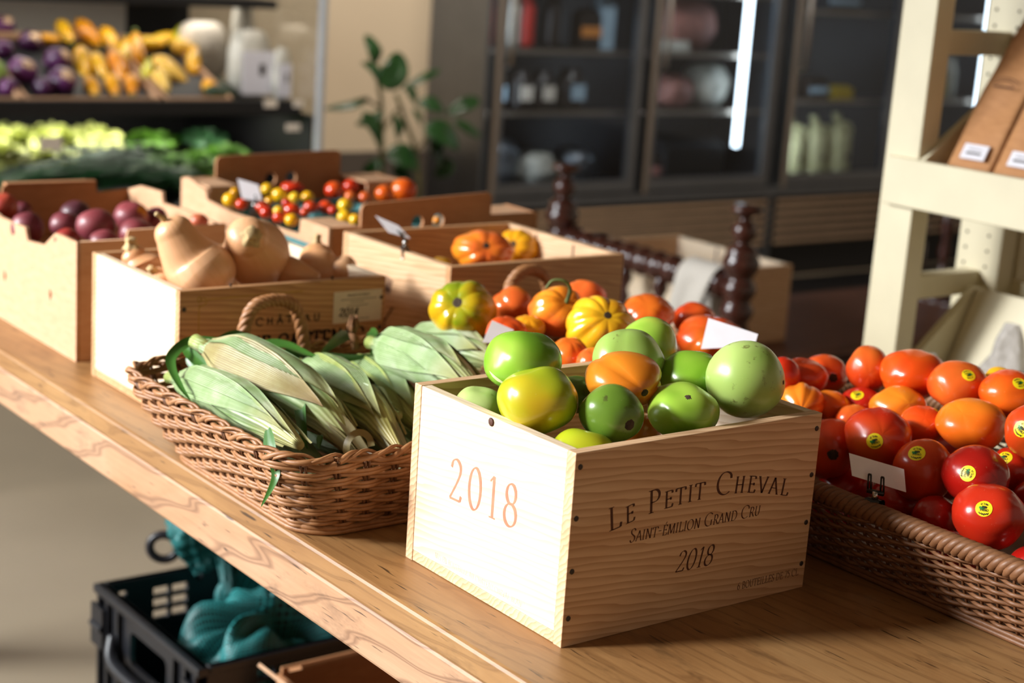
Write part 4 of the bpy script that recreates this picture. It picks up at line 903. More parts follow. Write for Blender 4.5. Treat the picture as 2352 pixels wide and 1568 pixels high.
# ================================================================== wicker baskets
def basket(name, label, x0, x1, y0, y1, inset, h, ns, rows, mats, rc=.05, flat=True, rimr=.0042, amp=.0042, rope=2, scallop=True):
    cx, cy = (x0 + x1) / 2, (y0 + y1) / 2; W, D = (x1 - x0) / 2, (y1 - y0) / 2
    r = thing(name, label, 'basket', (cx, cy, 0))
    def outline(k):
        e = inset * (1 - k) ** 1.3; w, d = W - e, D - e; c = rc * (1 - .15 * (1 - k))
        sx, sy, q = w - c, d - c, c * pi / 2
        segs = [('l', V((-sx, -d, 0)), V((1, 0, 0)), 2 * sx), ('a', V((sx, -sy, 0)), -90, q), ('l', V((w, -sy, 0)), V((0, 1, 0)), 2 * sy), ('a', V((sx, sy, 0)), 0, q),
                ('l', V((sx, d, 0)), V((-1, 0, 0)), 2 * sx), ('a', V((-sx, sy, 0)), 90, q), ('l', V((-w, sy, 0)), V((0, -1, 0)), 2 * sy), ('a', V((-sx, -sy, 0)), 180, q)]
        return segs, sum(s[3] for s in segs), c
    def at(s, k):
        segs, T, c = outline(k); t = (s % 1) * T
        for sg in segs:
            if t <= sg[3] + 1e-9:
                if sg[0] == 'l':
                    return sg[1] + sg[2] * t, V((sg[2].y, -sg[2].x, 0))
                a = radians(sg[2] + 90 * t / sg[3]); n = V((cos(a), sin(a), 0)); return sg[1] + n * c, n
            t -= sg[3]
        return segs[0][1], V((0, -1, 0))
    mb = MB(); per = 6 if flat else 4; N = ns * per; zb = .006
    for j in range(rows):
        k = (j + .5) / rows; z = zb + (h - zb - .004) * k
        pts = []; nr = []
        rj = random.Random(j * 7 + ns)
        for i in range(N):
            s = i / N; p, n = at(s, k)
            off = amp * cos(pi * ns * s + pi * j)
            wob = .0008 * noise.noise(V((s * 60, j * 3.3, ns)))
            pts.append(p + n * off + V((0, 0, z + wob))); nr.append(n)
        hh = (h - zb) / rows / 2
        if flat:
            for dz in (-.5, .5):
                mb.tube([p + V((0, 0, dz * hh * .92)) for p in pts], 0, 6, True, nrm=nr, flat=(.0013, hh * .50))
        else:
            mb.tube(pts, 0, 5, True, nrm=nr, flat=(.0021, hh * .86))
    mb.build('weave', M[mats[0]], r)
    st = MB()
    for i in range(ns):
        for o in ((-.0022, .0022) if flat else (0,)):
            pts = []
            for q in range(6):
                k = q / 5; p, n = at(i / ns, k); tdir = V((-n.y, n.x, 0))
                pts.append(p + tdir * o + V((0, 0, zb + (h - zb) * k)))
            st.tube(pts, .0017, 5)
    st.build('stakes', M[mats[1]], r)
    rim = MB(); n2 = ns * 10
    for q in range(rope):
        pts = []
        for i in range(n2):
            s = i / n2; p, n = at(s, 1.0); a = 2 * pi * (ns * (.5 if scallop else .62) * s + q / rope)
            pts.append(p + n * (rimr * .85 * cos(a)) + V((0, 0, h + rimr * .9 * sin(a) + (.0022 * sin(2 * pi * ns * s / 2) if scallop else 0))))
        rim.tube(pts, rimr * (.72 if rope == 2 else .62), 6, True)
    if scallop:
        for i in range(ns):
            pts = []
            for q in range(9):
                s = (i + 1.6 * q / 8) / ns; p, n = at(s, 1.0); t = q / 8
                pts.append(p + n * (.005 * sin(pi * t * 2)) + V((0, 0, h - .004 + .0105 * sin(pi * t))))
            rim.tube(pts, .0019, 5)
    rim.build('rim', M[mats[0]], r)
    bt = MB(); ring = [at(i / 48, 0)[0] for i in range(48)]
    bt.add([p + V((0, 0, .002)) for p in ring] + [p + V((0, 0, .006)) for p in ring], [tuple(range(48))[::-1], tuple(range(48, 96))] + [(i, (i + 1) % 48, 48 + (i + 1) % 48, 48 + i) for i in range(48)])
    bt.build('base', M[mats[1]], r, smooth=False)
    for z in (.0035, .008):
        bb = MB(); bb.tube([at(i / 96, 0.02)[0] + at(i / 96, .02)[1] * .003 + V((0, 0, z)) for i in range(96)], .003, 6, True); bb.build('foot_rod', M[mats[0]], r)
    return r
def handle(parent, a, top, b, rad=.0085):
    cx = V(parent.location); ctl = [V(a), V(a).lerp(V(top), .62) + V((-.014, 0, .012)), V(top), V(b).lerp(V(top), .62) + V((.014, 0, .012)), V(b)]
    path_ = catmull([V(a) + V((.002, 0, -.03))] + ctl + [V(b) + V((-.002, 0, -.03))], 12); mb = MB(); n = len(path_)
    for q in range(4):
        pts = []
        for i, p in enumerate(path_):
            t = (path_[min(i + 1, n - 1)] - path_[max(i - 1, 0)]).normalized(); u = V((0, 1, 0)); w = t.cross(u)
            an = 2 * pi * (q / 4 + i * 7.5 / n); pts.append(p - cx + (u * cos(an) + w * sin(an)) * rad * .5)
        mb.tube(pts, rad * .52, 6)
    mb.build('handle', M['wicker'], parent)
corn_b = basket('wicker_basket', 'tan open-weave wicker basket of corn overhanging the table edge', -.112, .292, .285, .692, .05, .098, 44, 11, ('wicker', 'wicker_deep'))
handle(corn_b, (.046, .690, .100), (.088, .690, .162), (.134, .690, .100))
heir_b = basket('wicker_basket', 'wicker basket under the heap of heirloom tomatoes', .305, .660, .305, .690, .03, .095, 40, 11, ('wicker', 'wicker_deep'))
handle(heir_b, (.436, .686, .10), (.476, .686, .176), (.516, .686, .10))
red_b = basket('wicker_basket', 'long brown fine-woven wicker basket with a rope rim, full of red tomatoes', .352, .76, -.42, .292, .034, .084, 104, 15, ('wicker_dark', 'wicker_deep'), .06, False, .0072, .0034, 4, False)

# ================================================================== corn
def ribbon(mb, pts, w, up=(0, 0, 1), fold=.25, n=8, prof=None):
    P = catmull(pts, n); N = len(P); vs = []; uvs = []
    for i, p in enumerate(P):
        t = (P[min(i + 1, N - 1)] - P[max(i - 1, 0)]).normalized(); s = t.cross(V(up))
        if s.length < 1e-3: s = V((1, 0, 0))
        s.normalize(); nn = s.cross(t); k = i / (N - 1)
        ww = w * (prof(k) if prof else (min(1, .45 + 3 * k) * (1 - k ** 2.2) + .02))
        for j in range(5):
            a = (j - 2) / 2; vs.append(p + s * (ww * a) + nn * (fold * ww * abs(a))); uvs.append((j / 4, k))
    mb.add(vs, [(i * 5 + j, i * 5 + j + 1, (i + 1) * 5 + j + 1, (i + 1) * 5 + j) for i in range(N - 1) for j in range(4)], uvs)
    return mb
def corn(label, A, B, r, seed, mat='husk', bow=.008, silk=True, blades=(), stub=True, dry=0):
    A, B = V(A), V(B); rr = random.Random(seed); root = thing('corn_cob', label, 'corn', A, group='ears of corn in the wicker basket')
    d = (B - A); L = d.length; d.normalize(); side = d.cross(V((0, 0, 1))).normalized(); up = side.cross(d)
    def ax(s): return d * (L * s) + up * (bow * sin(pi * s)) - up * (.012 * max(0, s - .8) / .2 * (1 if silk else .3))
    def rad(s):
        if s < .24: k = s / .24; return r * (.30 + .70 * (3 * k * k - 2 * k ** 3))
        if s < .5: return r
        k = (s - .5) / .5; return r * (1 - .80 * k ** 1.7)
    def body(u, v):
        a = 2 * pi * u; q = rad(v) * (1 + .035 * sin(3 * a + seed + v * 2) + .02 * noise.noise(V((cos(a) * 2, v * 6, seed))))
        return ax(v) + (side * cos(a) + up * sin(a)) * q
    hb = MB().grid(body, 40, 36, True); hb.f += [tuple(range(40))[::-1], tuple(36 * 40 + k for k in range(40))]; hb.build('husk', M[mat], root)
    n = 5
    for j in range(n):
        a0 = radians(90) + (j - (n - 1) / 2) * radians(62) + rr.uniform(-.2, .2); s1 = rr.uniform(.80, 1.02); hw = rr.uniform(.72, .95); lift = .0005 + .0006 * (j % 3)
        def leaf(u, v, a0=a0, s1=s1, hw=hw, lift=lift, j=j):
            s = .05 + (s1 - .05) * v; h = hw * (1 - max(0, (v - .3) / .7) ** 1.8) + .02
            a = a0 + (u - .5) * 2 * h + .25 * v * (1 if j % 2 else -1)
            edge = abs(u - .5) * 2
            q = rad(min(s, 1)) * (1 + .035 * sin(3 * a + seed + s * 2)) + lift + .0022 * edge ** 6 + .004 * max(0, v - .85) / .15 * (j % 2) + .0009 * noise.noise(V((u * 3, v * 7, seed + j)))
            return ax(s) + (side * cos(a) + up * sin(a)) * q
        MB().grid(leaf, 16, 26).build('husk_leaf', M['husk_dry' if j < dry else (mat if j % 2 else 'husk')], root)
    if stub:
        st = MB(); st.tube([ax(-.07), ax(-.03), ax(.05)], [r * .30, r * .27, r * .34], 14); st.build('stalk_stub', M['husk_yellow'], root)
    if silk:
        sk = MB()
        for k in range(22):
            a = rr.uniform(0, 6.28); q = r * .16 * rr.random(); e = (side * cos(a) + up * sin(a))
            p0 = ax(.97) + e * q; p1 = ax(1.06) + e * (q * 1.5) - up * .003; p2 = ax(1.10 + .08 * rr.random()) + e * q * 2.2 - V((0, 0, .008 + .016 * rr.random()))
            sk.tube(catmull([p0, p1, p2], 4), .0006, 4)
        sk.build('silk', M['silk'], root)
        hk = MB()
        for k in range(6):
            a = rr.uniform(0, 6.28); e = (side * cos(a) + up * sin(a))
            ribbon(hk, [ax(.84) + e * rad(.84) * .9, ax(.97) + e * rad(.97) * 1.25, ax(1.06) + e * r * .35 - V((0, 0, .004)), ax(1.1) + e * r * .55 * rr.uniform(.3, 1.3) - V((0, 0, .016))], r * .22, e, .2, 6)
        hk.build('husk_tip', M['husk_dry'], root)
    for pts, w, upv in blades:
        ribbon(MB(), [V(p) - A for p in pts], w, upv, .25).build('blade', M['blade'], root)
    return root
CL = {
 'c1': ('pale green ear of corn lying along the table-edge side of the basket', 'husk', [(2, .010, (0, -.4, 1)), (5, .0075, (-.9, -.5, .2))], False, 0),
 'c2': ('largest ear of corn, lying slantwise on top with a browned tip', 'husk', [(0, .0072, (-.3, -.6, .8)), (1, .007, (-.5, -.5, .7)), (8, .006, (0, -.7, .7)), (10, .004, (-.7, -.7, 0))], True, 2),
 'c3': ('yellowish ear of corn whose silky tip hangs over the basket rim', 'husk_yellow', [(2, .0075, (0, -.6, .8)), (4, .006, (0, -.8, .6)), (9, .010, (0, -.7, .7))], True, 1),
 'c4': ('yellow-green ear of corn half under the one with the bulbous stalk', 'husk_yellow', [(3, .008, (0, -.7, .7))], False, 0),
 'c5': ('pale ear of corn with a long bulbous stalk, next to the front crate', 'husk', [(11, .009, (-.7, -.7, .2))], False, 0),
 'c6': ('pale ear of corn furthest back, beside the yellow-green heirloom tomato', 'husk', [(12, .008, (0, -.6, .8))], False, 0),
 'c7': ('ear of corn deep in the basket under the others', 'husk', [(6, .0075, (-.8, -.6, .1)), (7, .004, (-.8, -.6, .1))], False, 0),
}
for i, (k, A, B, r) in enumerate(CORN):
    lb, mt, bl, sk, dry = CL[k]
    corn(lb, A, B, r, 3 + i * 5, mt, silk=sk, dry=dry, blades=[(LEAF[j], w, u) for j, w, u in bl])
for i, (A, B, r, lb) in enumerate((((-.01, .60, .048), (-.03, .33, .046), .024, 'ear of corn at the basket bottom beneath the largest one'), ((.06, .60, .045), (.10, .33, .046), .025, 'ear of corn at the basket bottom beneath the yellowish one'), ((.15, .58, .04), (.20, .33, .045), .025, 'ear of corn at the basket bottom next to the front crate'))):
    corn(lb, A, B, r, 60 + i * 7, 'husk', silk=False, bow=.002)
# curled dry husk loop at the tip of the largest ear
lc = [o for o in COL.objects if o.get('label', '').startswith('largest ear')][0]; A = V(CORN[1][1])
lp = [V((.000, .352, .092)) + V((.019 * cos(t) * .8, -.008 + .003 * sin(t), .016 * sin(t) - .006)) for t in [k * .55 for k in range(12)]]
ribbon(MB(), [p - A for p in lp], .0035, (-.5, -.8, .2), .1, 5, lambda k: 1).build('curled_husk', M['husk_dry'], lc)
c5 = [o for o in COL.objects if o.get('label', '').startswith('pale ear of corn with a long')][0]
tb = MB(); base5 = V(CORN[4][1]); rr = random.Random(5)
for k in range(26):
    a = rr.uniform(0, 6.28); q = .006 + .003 * rr.random(); e = V((cos(a), sin(a), 0)); p = V((.172, .64, .126)) - base5
    tb.tube([p + e * .003, p + e * q * .8 + V((0, 0, .008)), p + e * q * .5 + V((.001, 0, .018 + .004 * rr.random()))], [.0018, .002, .0006], 5)
tb.tube([p + V((.004, -.004, -.02)), p], .005, 8); tb.build('dry_tassel', M['silk'], c5)

# ================================================================== price cards and their clips
def card(label, pts, group='white price cards'):
    p = [V(q) for q in pts]; n = (p[1] - p[0]).cross(p[3] - p[0]).normalized(); mb = MB()
    mb.add([q - n * .0004 for q in p] + [q + n * .0004 for q in p], [(0, 1, 2, 3), (7, 6, 5, 4), (0, 4, 5, 1), (1, 5, 6, 2), (2, 6, 7, 3), (3, 7, 4, 0)])
    o = mb.build('price_card', M['paper'], smooth=False); tag(o, label, 'price card', group); return o
def clip(label, p, along, s=1.0, jaw='black_metal', arm='black_metal', lean=(-.25, -.25, 1), out=(-1, 0, 0)):
    """spring clip straddling a rim at p, with a two-armed fork rising to hold a card"""
    x = V(along).normalized(); o_ = V(out).normalized(); up = V((0, 0, 1)); root = thing('sign_clip', label, 'clip', p, group='spring clips holding the cards')
    f = frame((0, 0, 0), x, o_, up)
    mb = MB()
    prof = [(.0035, -.012), (.0055, -.0125), (.0060, -.004), (.0048, .004), (.0030, .0062), (-.0030, .0062), (-.0048, .004), (-.0060, -.004), (-.0055, -.0125), (-.0035, -.012), (-.0040, .0045), (.0040, .0045)]
    W = .0075 * s; n = len(prof)
    vs = [f @ V((-W, a * s, b * s)) for a, b in prof] + [f @ V((W, a * s, b * s)) for a, b in prof]
    mb.add(vs, [(i, (i + 1) % n, n + (i + 1) % n, n + i) for i in range(n)])
    for sg in (-1, 1): mb.tube([f @ V((-W * 1.05, sg * .0048 * s, -.0125 * s)), f @ V((W * 1.05, sg * .0048 * s, -.0125 * s))], .0012 * s, 6)
    mb.build('jaw', M[jaw], root)
    ps = MB(); ps.tube([f @ V((0, 0, .005 * s)), f @ V((0, 0, .014 * s))], .0034 * s, 12); ps.build('post', M['chrome'], root)
    fk = MB(); l = V(lean).normalized()
    top = f @ V((0, 0, .013 * s)); r = x
    for sg in (-1, 1):
        a = top + r * (sg * .0065 * s); b = a + l * (.017 * s)
        fk.tube([top + r * (sg * .002 * s), a], .0014 * s, 6)
        for e in (-1, 1): fk.tube([a + r * (e * .0017 * s), b + r * (e * .0012 * s)], .0010 * s, 6)
        fk.tube([b - r * .0014 * s, b + r * .0014 * s], .0012 * s, 6)
    fk.bar(top - r * .0085 * s, top + r * .0085 * s, .0035 * s, .004 * s)
    fk.build('fork', M[arm], root)
    return root
CD = dict(CARD)
card('white price card standing over the small yellow and red tomatoes', CD['cherry'])
card('white price card tilted over the crown-marked crate', CD['yellow'])
card('white price card half hidden behind the big bright green tomato', CD['heir'])
card('bright white price card behind the large pale green tomato', CD['green'])
card('white price card in the shade at the rim of the long basket', CD['red'])
clip('black clip on the far cardboard box wall', (.392, 1.300, .158), (0, 1, 0), .9)
clip('shiny chrome clip on the end of the crown-marked crate', (.388, .857, .177), (.3, 1, 0), .95, 'chrome', 'black_metal', (-.5, .15, .7))

clip('dark clip with open forked arms on the rim of the long basket', (.357, -.036, .090), (.35, -.9, 0), 1.0, 'black_metal', 'black_metal', (-.10, .02, 1))
w = MB(); w.tube([(.4455, .2655, .150), (.4455, .2650, .174)], .0011, 8); w.tube([(.4475, .2635, .150), (.4475, .2630, .176)], .0011, 8)
w.bar((.444, .268, .150), (.449, .260, .150), .005, .004); w.tube([(.447, .264, .148), (.447, .264, .098)], .002, 8)
tag(w.build('sign_clip', M['chrome']), 'chrome clip arm in front of the bright white price card', 'clip', 'spring clips holding the cards')

# ================================================================== spool-turned bench with crate and cloth
bx, by0, by1, bx1 = 1.70, 1.492, 2.120, 2.80
bench = thing('spool_bench', 'dark spool-turned wooden bench with cannonball posts behind the crates', 'bench', (bx, by0, FLOOR))
def post_prof(top):
    z0 = 0; return [(.022, 0), (.026, .02), (.024, .30), (.036, .36), (.030, .44), (.036, .46), (.036, .56), (.026, top - .262), (.034, top - .250), (.039, top - .236), (.034, top - .222), (.028, top - .214), (.036, top - .200), (.040, top - .186), (.034, top - .170), (.028, top - .164), (.033, top - .152), (.040, top - .140), (.043, top - .126), (.036, top - .112), (.034, top - .108), (.036, top - .100), (.030, top - .093), (.017, top - .086), (.018, top - .080), (.026, top - .066), (.028, top - .056), (.024, top - .044), (.014, top - .034), (.012, top - .026), (.022, top - .022), (.033, top - .014), (.036, top - .008), (.030, top - .002), (.014, top), (.0005, top + .001)]
TOP = .845
for x, y, tp in ((bx, by0, TOP), (bx, by1, TOP), (bx1, by0, .50), (bx1, by1 - .06, .50)):
    MB().lathe([q for q in post_prof(TOP) if q[1] < tp - .05] + ([] if tp == TOP else [(.03, tp - .04), (.012, tp - .03), (.0005, tp - .03)]) if tp < TOP else post_prof(TOP), 28).build('post', M['spool'], bench, loc=(x - bx, y - by0, 0))
def spool_bar(a, b, r=.026, n=24):
    a, b = V(a), V(b); d = b - a; L = d.length; q = V((0, 0, 1)).rotation_difference(d.normalized()).to_matrix().to_4x4(); q.translation = a
    prof = []
    for i in range(n * 6 + 1):
        t = i / (n * 6); prof.append((r * (.60 + .40 * abs(sin(pi * n * t)) ** .7), L * t))
    return MB().lathe(prof, 18, q)
for x in (bx,):
    spool_bar((x - bx, .03, .660), (x - bx, by1 - by0 - .03, .660), .035, 11).build('spool_rail', M['spool'], bench)
    for k in range(1, 5):
        y = (by1 - by0) * k / 5
        pr = [(.012, 0), (.013, .01), (.010, .02), (.018, .05), (.020, .07), (.012, .09), (.009, .10), (.016, .12), (.009, .14), (.020, .165), (.014, .185), (.011, .20)]
        MB().lathe([(r, .44 + z * 1.02) for r, z in pr], 14).build('spindle', M['spool'], bench, loc=(x - bx, y, 0))
boxo('seat', M['bench_wood'], (.012, .02, .455), (bx1 - bx - .012, by1 - by0 - .08, .48), bench, .012)
boxo('seat_rail', M['spool'], (.02, .0, .36), (bx1 - bx - .02, .03, .455), bench, .004)
boxo('seat_rail', M['spool'], (.02, by1 - by0 - .05, .36), (bx1 - bx - .02, by1 - by0 - .02, .455), bench, .004)

b2 = thing('spool_chair', 'dark turned spindles of a second spool piece behind the cream stand', 'chair', (3.12, 1.65, FLOOR))
for y, r_ in ((.515, .034), (-.20, .034)): MB().lathe(post_prof(TOP), 24).build('post', M['spool'], b2, loc=(0, y, 0))
for y in (.40, .25, .10, -.05): MB().lathe([(.012, .40), (.013, .42), (.020, .47), (.012, .51), (.009, .53), (.019, .56), (.010, .59), (.022, .63), (.014, .67), (.010, .70)], 14).build('spindle', M['spool'], b2, loc=(0, y, 0))
for z in (.40, .70): spool_bar((0, -.17, z), (0, .485, z), .026, 14).build('spool_rail', M['spool'], b2)
c4 = crate('wooden_crate', 'empty pale wooden crate standing on the dark spool bench', 1.765, 1.63, .25, .40, .185, -.279, .014)
boxo('divider_groove', M['ink'], (.2352, .24, .05), (.2359, .246, .18), c4, 0)

cl = MB()
def clothf(u, v):
    # grey linen strip hung over the rail
    t = (v - .42) * 2
    y = 1.640 - u * .085 + .012 * sin(v * 5 + u * 3)
    if abs(t) < .22: a = t / .22 * pi / 2; x = 1.70 + .040 * sin(a); z = -.10 + .040 * cos(a) + .002
    else: x = 1.70 + (.040 + .004 * sin(u * 9) + .012 * (abs(t) - .22)) * (1 if t > 0 else -1); z = -.10 - (abs(t) - .22) * .16
    return (x - 1.7, y - 1.56 - (z + .1) * .18 + .006 * sin(u * 14) * abs(t), z + .1)
cl.grid(clothf, 18, 40)
tag(cl.build('cloth', M['cloth'], thick=.0015, loc=(1.7, 1.56, -.1)), 'grey linen cloth hung over the spool rail by the near post', 'cloth')

# ================================================================== cream display stand
st = thing('display_stand', 'cream painted wooden stand with tilted bins for paper bags', 'stand', (1.18, .66, FLOOR))
H = 2.0
W_ = lambda x, y, z: (x - 1.18, y - .66, z - FLOOR)
def sbox(name, lo, hi, bev=.002, mat='cream', par=None): return boxo(name, M[mat], W_(*lo), W_(*hi), par or st, bev)
for y0, y1 in ((.625, .692), (-.42, -.353)):
    sbox('post', (1.18, y0, FLOOR), (1.222, y1, 1.1))
    rp = sbox('rear_post', (1.392, y0 - .02 if y0 > 0 else y0, FLOOR), (1.432, y1 if y0 > 0 else y1, 1.1))
    if y0 > 0:
        for k in range(30):
            z = -.10 + k * .026
            for yy in (.632, .676): MB().lathe([(.0001, 0), (.0028, 0), (.0028, .0004), (.0001, .0004)], 8).build('peg_hole', M['scar'], rp, loc=W_(1.3919, yy, z), rot=(0, radians(-90), 0)) if z < .58 else None
    for z in (.088, .478, -.35): sbox('side_rail', (1.222, y0 + .016 if y0 > 0 else y0, z), (1.392, y1 - .02 if y0 > 0 else y1, z + .038))
sbox('back_rail', (1.432, -.42, .075), (1.455, .66, .115)); sbox('back_post', (1.436, .60, FLOOR), (1.470, .64, 1.1))
def bin_(zf, zb, xf, xb, hfront, y0=-.35, y1=.622):
    """tilted bin: front board, sloping side boards, sloped back and a floor"""
    Mx = frame(W_(0, 0, 0), (1, 0, 0), (0, 0, 1), (0, -1, 0))
    sbox('front_board', (xf, y0, zf), (xf + .016, y1 + .055, zf + hfront))
    for y in (y1, y0):
        plate('side_board', [[(xf + .016, zf + .005), (xf + .016, zf + hfront), (xb, zb), (xb + .016, zb), (xb + .05, zf + .005)]], .014, M['cream'], frame(W_(0, y, 0), (1, 0, 0), (0, 0, 1), (0, -1, 0)), st)
    q = MB().bar(W_(xf + .107, (y0 + y1) / 2, zf + .018), W_(xb + .006, (y0 + y1) / 2, zb), y1 - y0 - .02, .012, (1, 0, 0)); q.build('back_board', M['cream'], st, smooth=False, bevel=.001)
    sbox('bin_floor', (xf + .016, y0 + .008, zf + .004), (xb + .05, y1 - .008, zf + .014), 0)
bin_(.243, .435, 1.166, 1.36, .075)
bin_(-.105, .104, 1.166, 1.352, .075)

def paper_bag(label, x, y, z, w, h, dep, lean, seed, rotz=0):
    root = thing('paper_bag', label, 'bag', (x, y, z), (0, lean, rotz), 'kraft paper bags in the upper bin'); rr = random.Random(seed)
    def fn(u, v):
        a = u * 4; s = int(a) % 4; f = a - int(a); c = [(0, 1), (0, -1), (1, -1), (1, 1), (0, 1)]
        e = 1 - .75 * max(0, (v - .5) / .5)
        px = (c[s][0] + (c[s + 1][0] - c[s][0]) * f); py = c[s][1] + (c[s + 1][1] - c[s][1]) * f
        gus = -.25 * (1 - abs(2 * f - 1)) * min(1, v * 1.6) if s % 2 == 1 or s == 3 else 0
        n = .006 * noise.noise(V((u * 7, v * 6, seed)))
        return (dep * (px * e + (1 - e) * .5) + n, w / 2 * (py + (gus * py if s in (1, 3) else 0)) + n, v * h)
    mb = MB().grid(fn, 32, 20, True); mb.build('bag_body', M['kraft'], root)
    lb = boxo('label', M['label_white'], (-.0075, -.025, .042), (-.0045, .020, .067), root, .0004)
    for k, (a, b, zz) in enumerate(((-.016, .010, .058), (-.016, .012, .050))): boxo('print', M['nail'], (-.0079, a, zz), (-.0075, b, zz + (.0035 if k else .0012)), lb, 0)
    stp = MB()
    for rr_ in (.028, .020):
        stroke(stp, [(q[0], q[1]) for q in arc(0, h * .52, rr_, rr_ * .55, 20, 160, 10)], lambda a, b: (-.0085, a, b), .0006, .0006, 0)
    stroke(stp, [(-.02, h * .52), (.02, h * .52)], lambda a, b: (-.0085, a, b), .0018, .0012, 0)
    stp.build('stamp', M['ink'], root, smooth=False)
paper_bag('kraft paper bag with a white label, next to the cream post', 1.197, .553, .288, .080, .32, .05, .50, 3)
paper_bag('kraft paper bag with a white label, cut by the picture edge', 1.197, .466, .288, .084, .32, .05, .50, 8)
def clear_bag(label, x, y, z, w, h, seed):
    def fn(u, v):
        a = 2 * pi * u; k = sin(pi * min(1, v * .75 + .12)) ** .6 * (1 - .55 * max(0, v - .55) / .45)
        n = 1 + .35 * noise.noise(V((cos(a) * 2.2, sin(a) * 2.2, v * 5 + seed)))
        return (w * .6 * cos(a) * k * n, w * sin(a) * k * n, h * v)
    tag(MB().grid(fn, 40, 24, True).build('plastic_bag', M['clear_bag'], loc=(x, y, z)), label, 'bag', 'clear plastic bags in the lower bin')
clear_bag('crumpled clear plastic bag standing in the lower cream bin', 1.248, .462, -.088, .044, .175, 2)

clear_bag('low clear plastic bag in the corner of the lower cream bin', 1.225, .585, -.088, .026, .10, 9)
clear_bag('clear plastic bag at the picture edge in the lower cream bin', 1.240, .355, -.088, .042, .15, 14)

# ================================================================== glass-door refrigerators
def fridge(name, label, x0, doors, y=3.95, dep=.41, shelves=(.205, -.031, .45, .70)):
    x1 = doors[-1][1] + .05; r = thing(name, label, 'refrigerator', (x0, y, FLOOR)); Q = lambda x, yy, z: (x - x0, yy - y, z - FLOOR)
    def bo(nm, lo, hi, m, bev=.002, par=None): return boxo(nm, M[m], Q(*lo), Q(*hi), par or r, bev)
    bo('side_panel', (x0, y + .03, FLOOR), (x0 + .02, y + dep, 1.35), 'fridge'); bo('side_panel', (x1 - .02, y + .03, FLOOR), (x1, y + dep, 1.35), 'fridge')
    bo('back_panel', (x0 + .02, y + dep - .02, -.4), (x1 - .02, y + dep, 1.35), 'fridge_dark', 0); bo('top_panel', (x0, y + .03, 1.35), (x1, y + dep, 1.39), 'fridge')
    bo('deck', (x0 + .02, y + .04, -.36), (x1 - .02, y + dep - .02, -.33), 'fridge_dark', 0)
    bo('bottom_rail', (x0, y + .005, -.385), (x1, y + .04, -.345), 'fridge')
    g = bo('grille', (x0 + .01, y + .035, -.60), (x1 - .01, y + .06, -.385), 'black', 0)
    for k in range(6):
        z = -.412 - k * .036; MB().box(Q(x0 + .03, y + .012, z - .0075), Q(x1 - .03, y + .026, z + .0075)).build('slat', M['slat'], g, smooth=False, bevel=.003)
    bo('kick_plate', (x0 + .02, y + .06, FLOOR), (x1 - .02, y + .09, -.60), 'black', 0)
    for z in shelves:
        sh = MB(); sh.box(Q(x0 + .03, y + .075, z - .004), Q(x1 - .03, y + .09, z + .006)); sh.box(Q(x0 + .03, y + .09, z - .004), Q(x1 - .03, y + dep - .03, z)); sh.build('shelf', M['fridge_dark'], r, smooth=False)
        bo('shelf_edge', (x0 + .03, y + .068, z - .006), (x1 - .03, y + .075, z + .012), 'fridge_bright', .001)
    for (a, b) in doors:
        d = plate('door', [[Q(a, 0, -.335)[::2], Q(b, 0, -.335)[::2], Q(b, 0, 1.33)[::2], Q(a, 0, 1.33)[::2]], [Q(a + .048, 0, -.288)[::2], Q(b - .055, 0, -.288)[::2], Q(b - .055, 0, 1.28)[::2], Q(a + .048, 0, 1.28)[::2]]], .03, M['fridge'], XZ(.012), r)
        boxo('glass_pane', M['glass'], Q(a + .046, y + .010, -.290), Q(b - .053, y + .014, 1.285), d, 0)
        boxo('edge_trim', M['fridge_bright'], Q(a + .004, y - .007, -.345), Q(a + .026, y - .003, 1.33), d, .001)
        boxo('inner_seal', M['black'], Q(b - .012, y - .006, -.335), Q(b - .002, y - .003, 1.33), d, 0)
        hd = MB(); hd.tube([Q(a + .052, y - .004, .155), Q(a + .052, y - .03, .165), Q(a + .052, y - .03, .60), Q(a + .052, y - .004, .61)], .009, 10); hd.build('handle', M['fridge_bright'], d)
    return r, Q
f1, Q1 = fridge('refrigerator', 'two-door glass refrigerator next to the potted plant', 2.805, [(2.823, 3.568), (3.596, 4.330)])
f2, Q2 = fridge('refrigerator', 'two-door glass refrigerator of milk jugs behind the cream stand', 4.385, [(4.395, 5.10), (5.13, 5.86)], shelves=(.012, .40, .70))
for xx, z0, z1, r in ((4.155, -.17, .62, f1), (5.745, -.1, .62, f2)):
    tb = MB(); x_, y_, _ = (xx - r.location.x, .046, 0)
    tb.tube([(x_, y_, z0 - FLOOR), (x_, y_, z1 - FLOOR)], .013 if abs(xx - 4.155) < .01 else .007, 12); tb.build('lamp_tube', M['tube'], r)

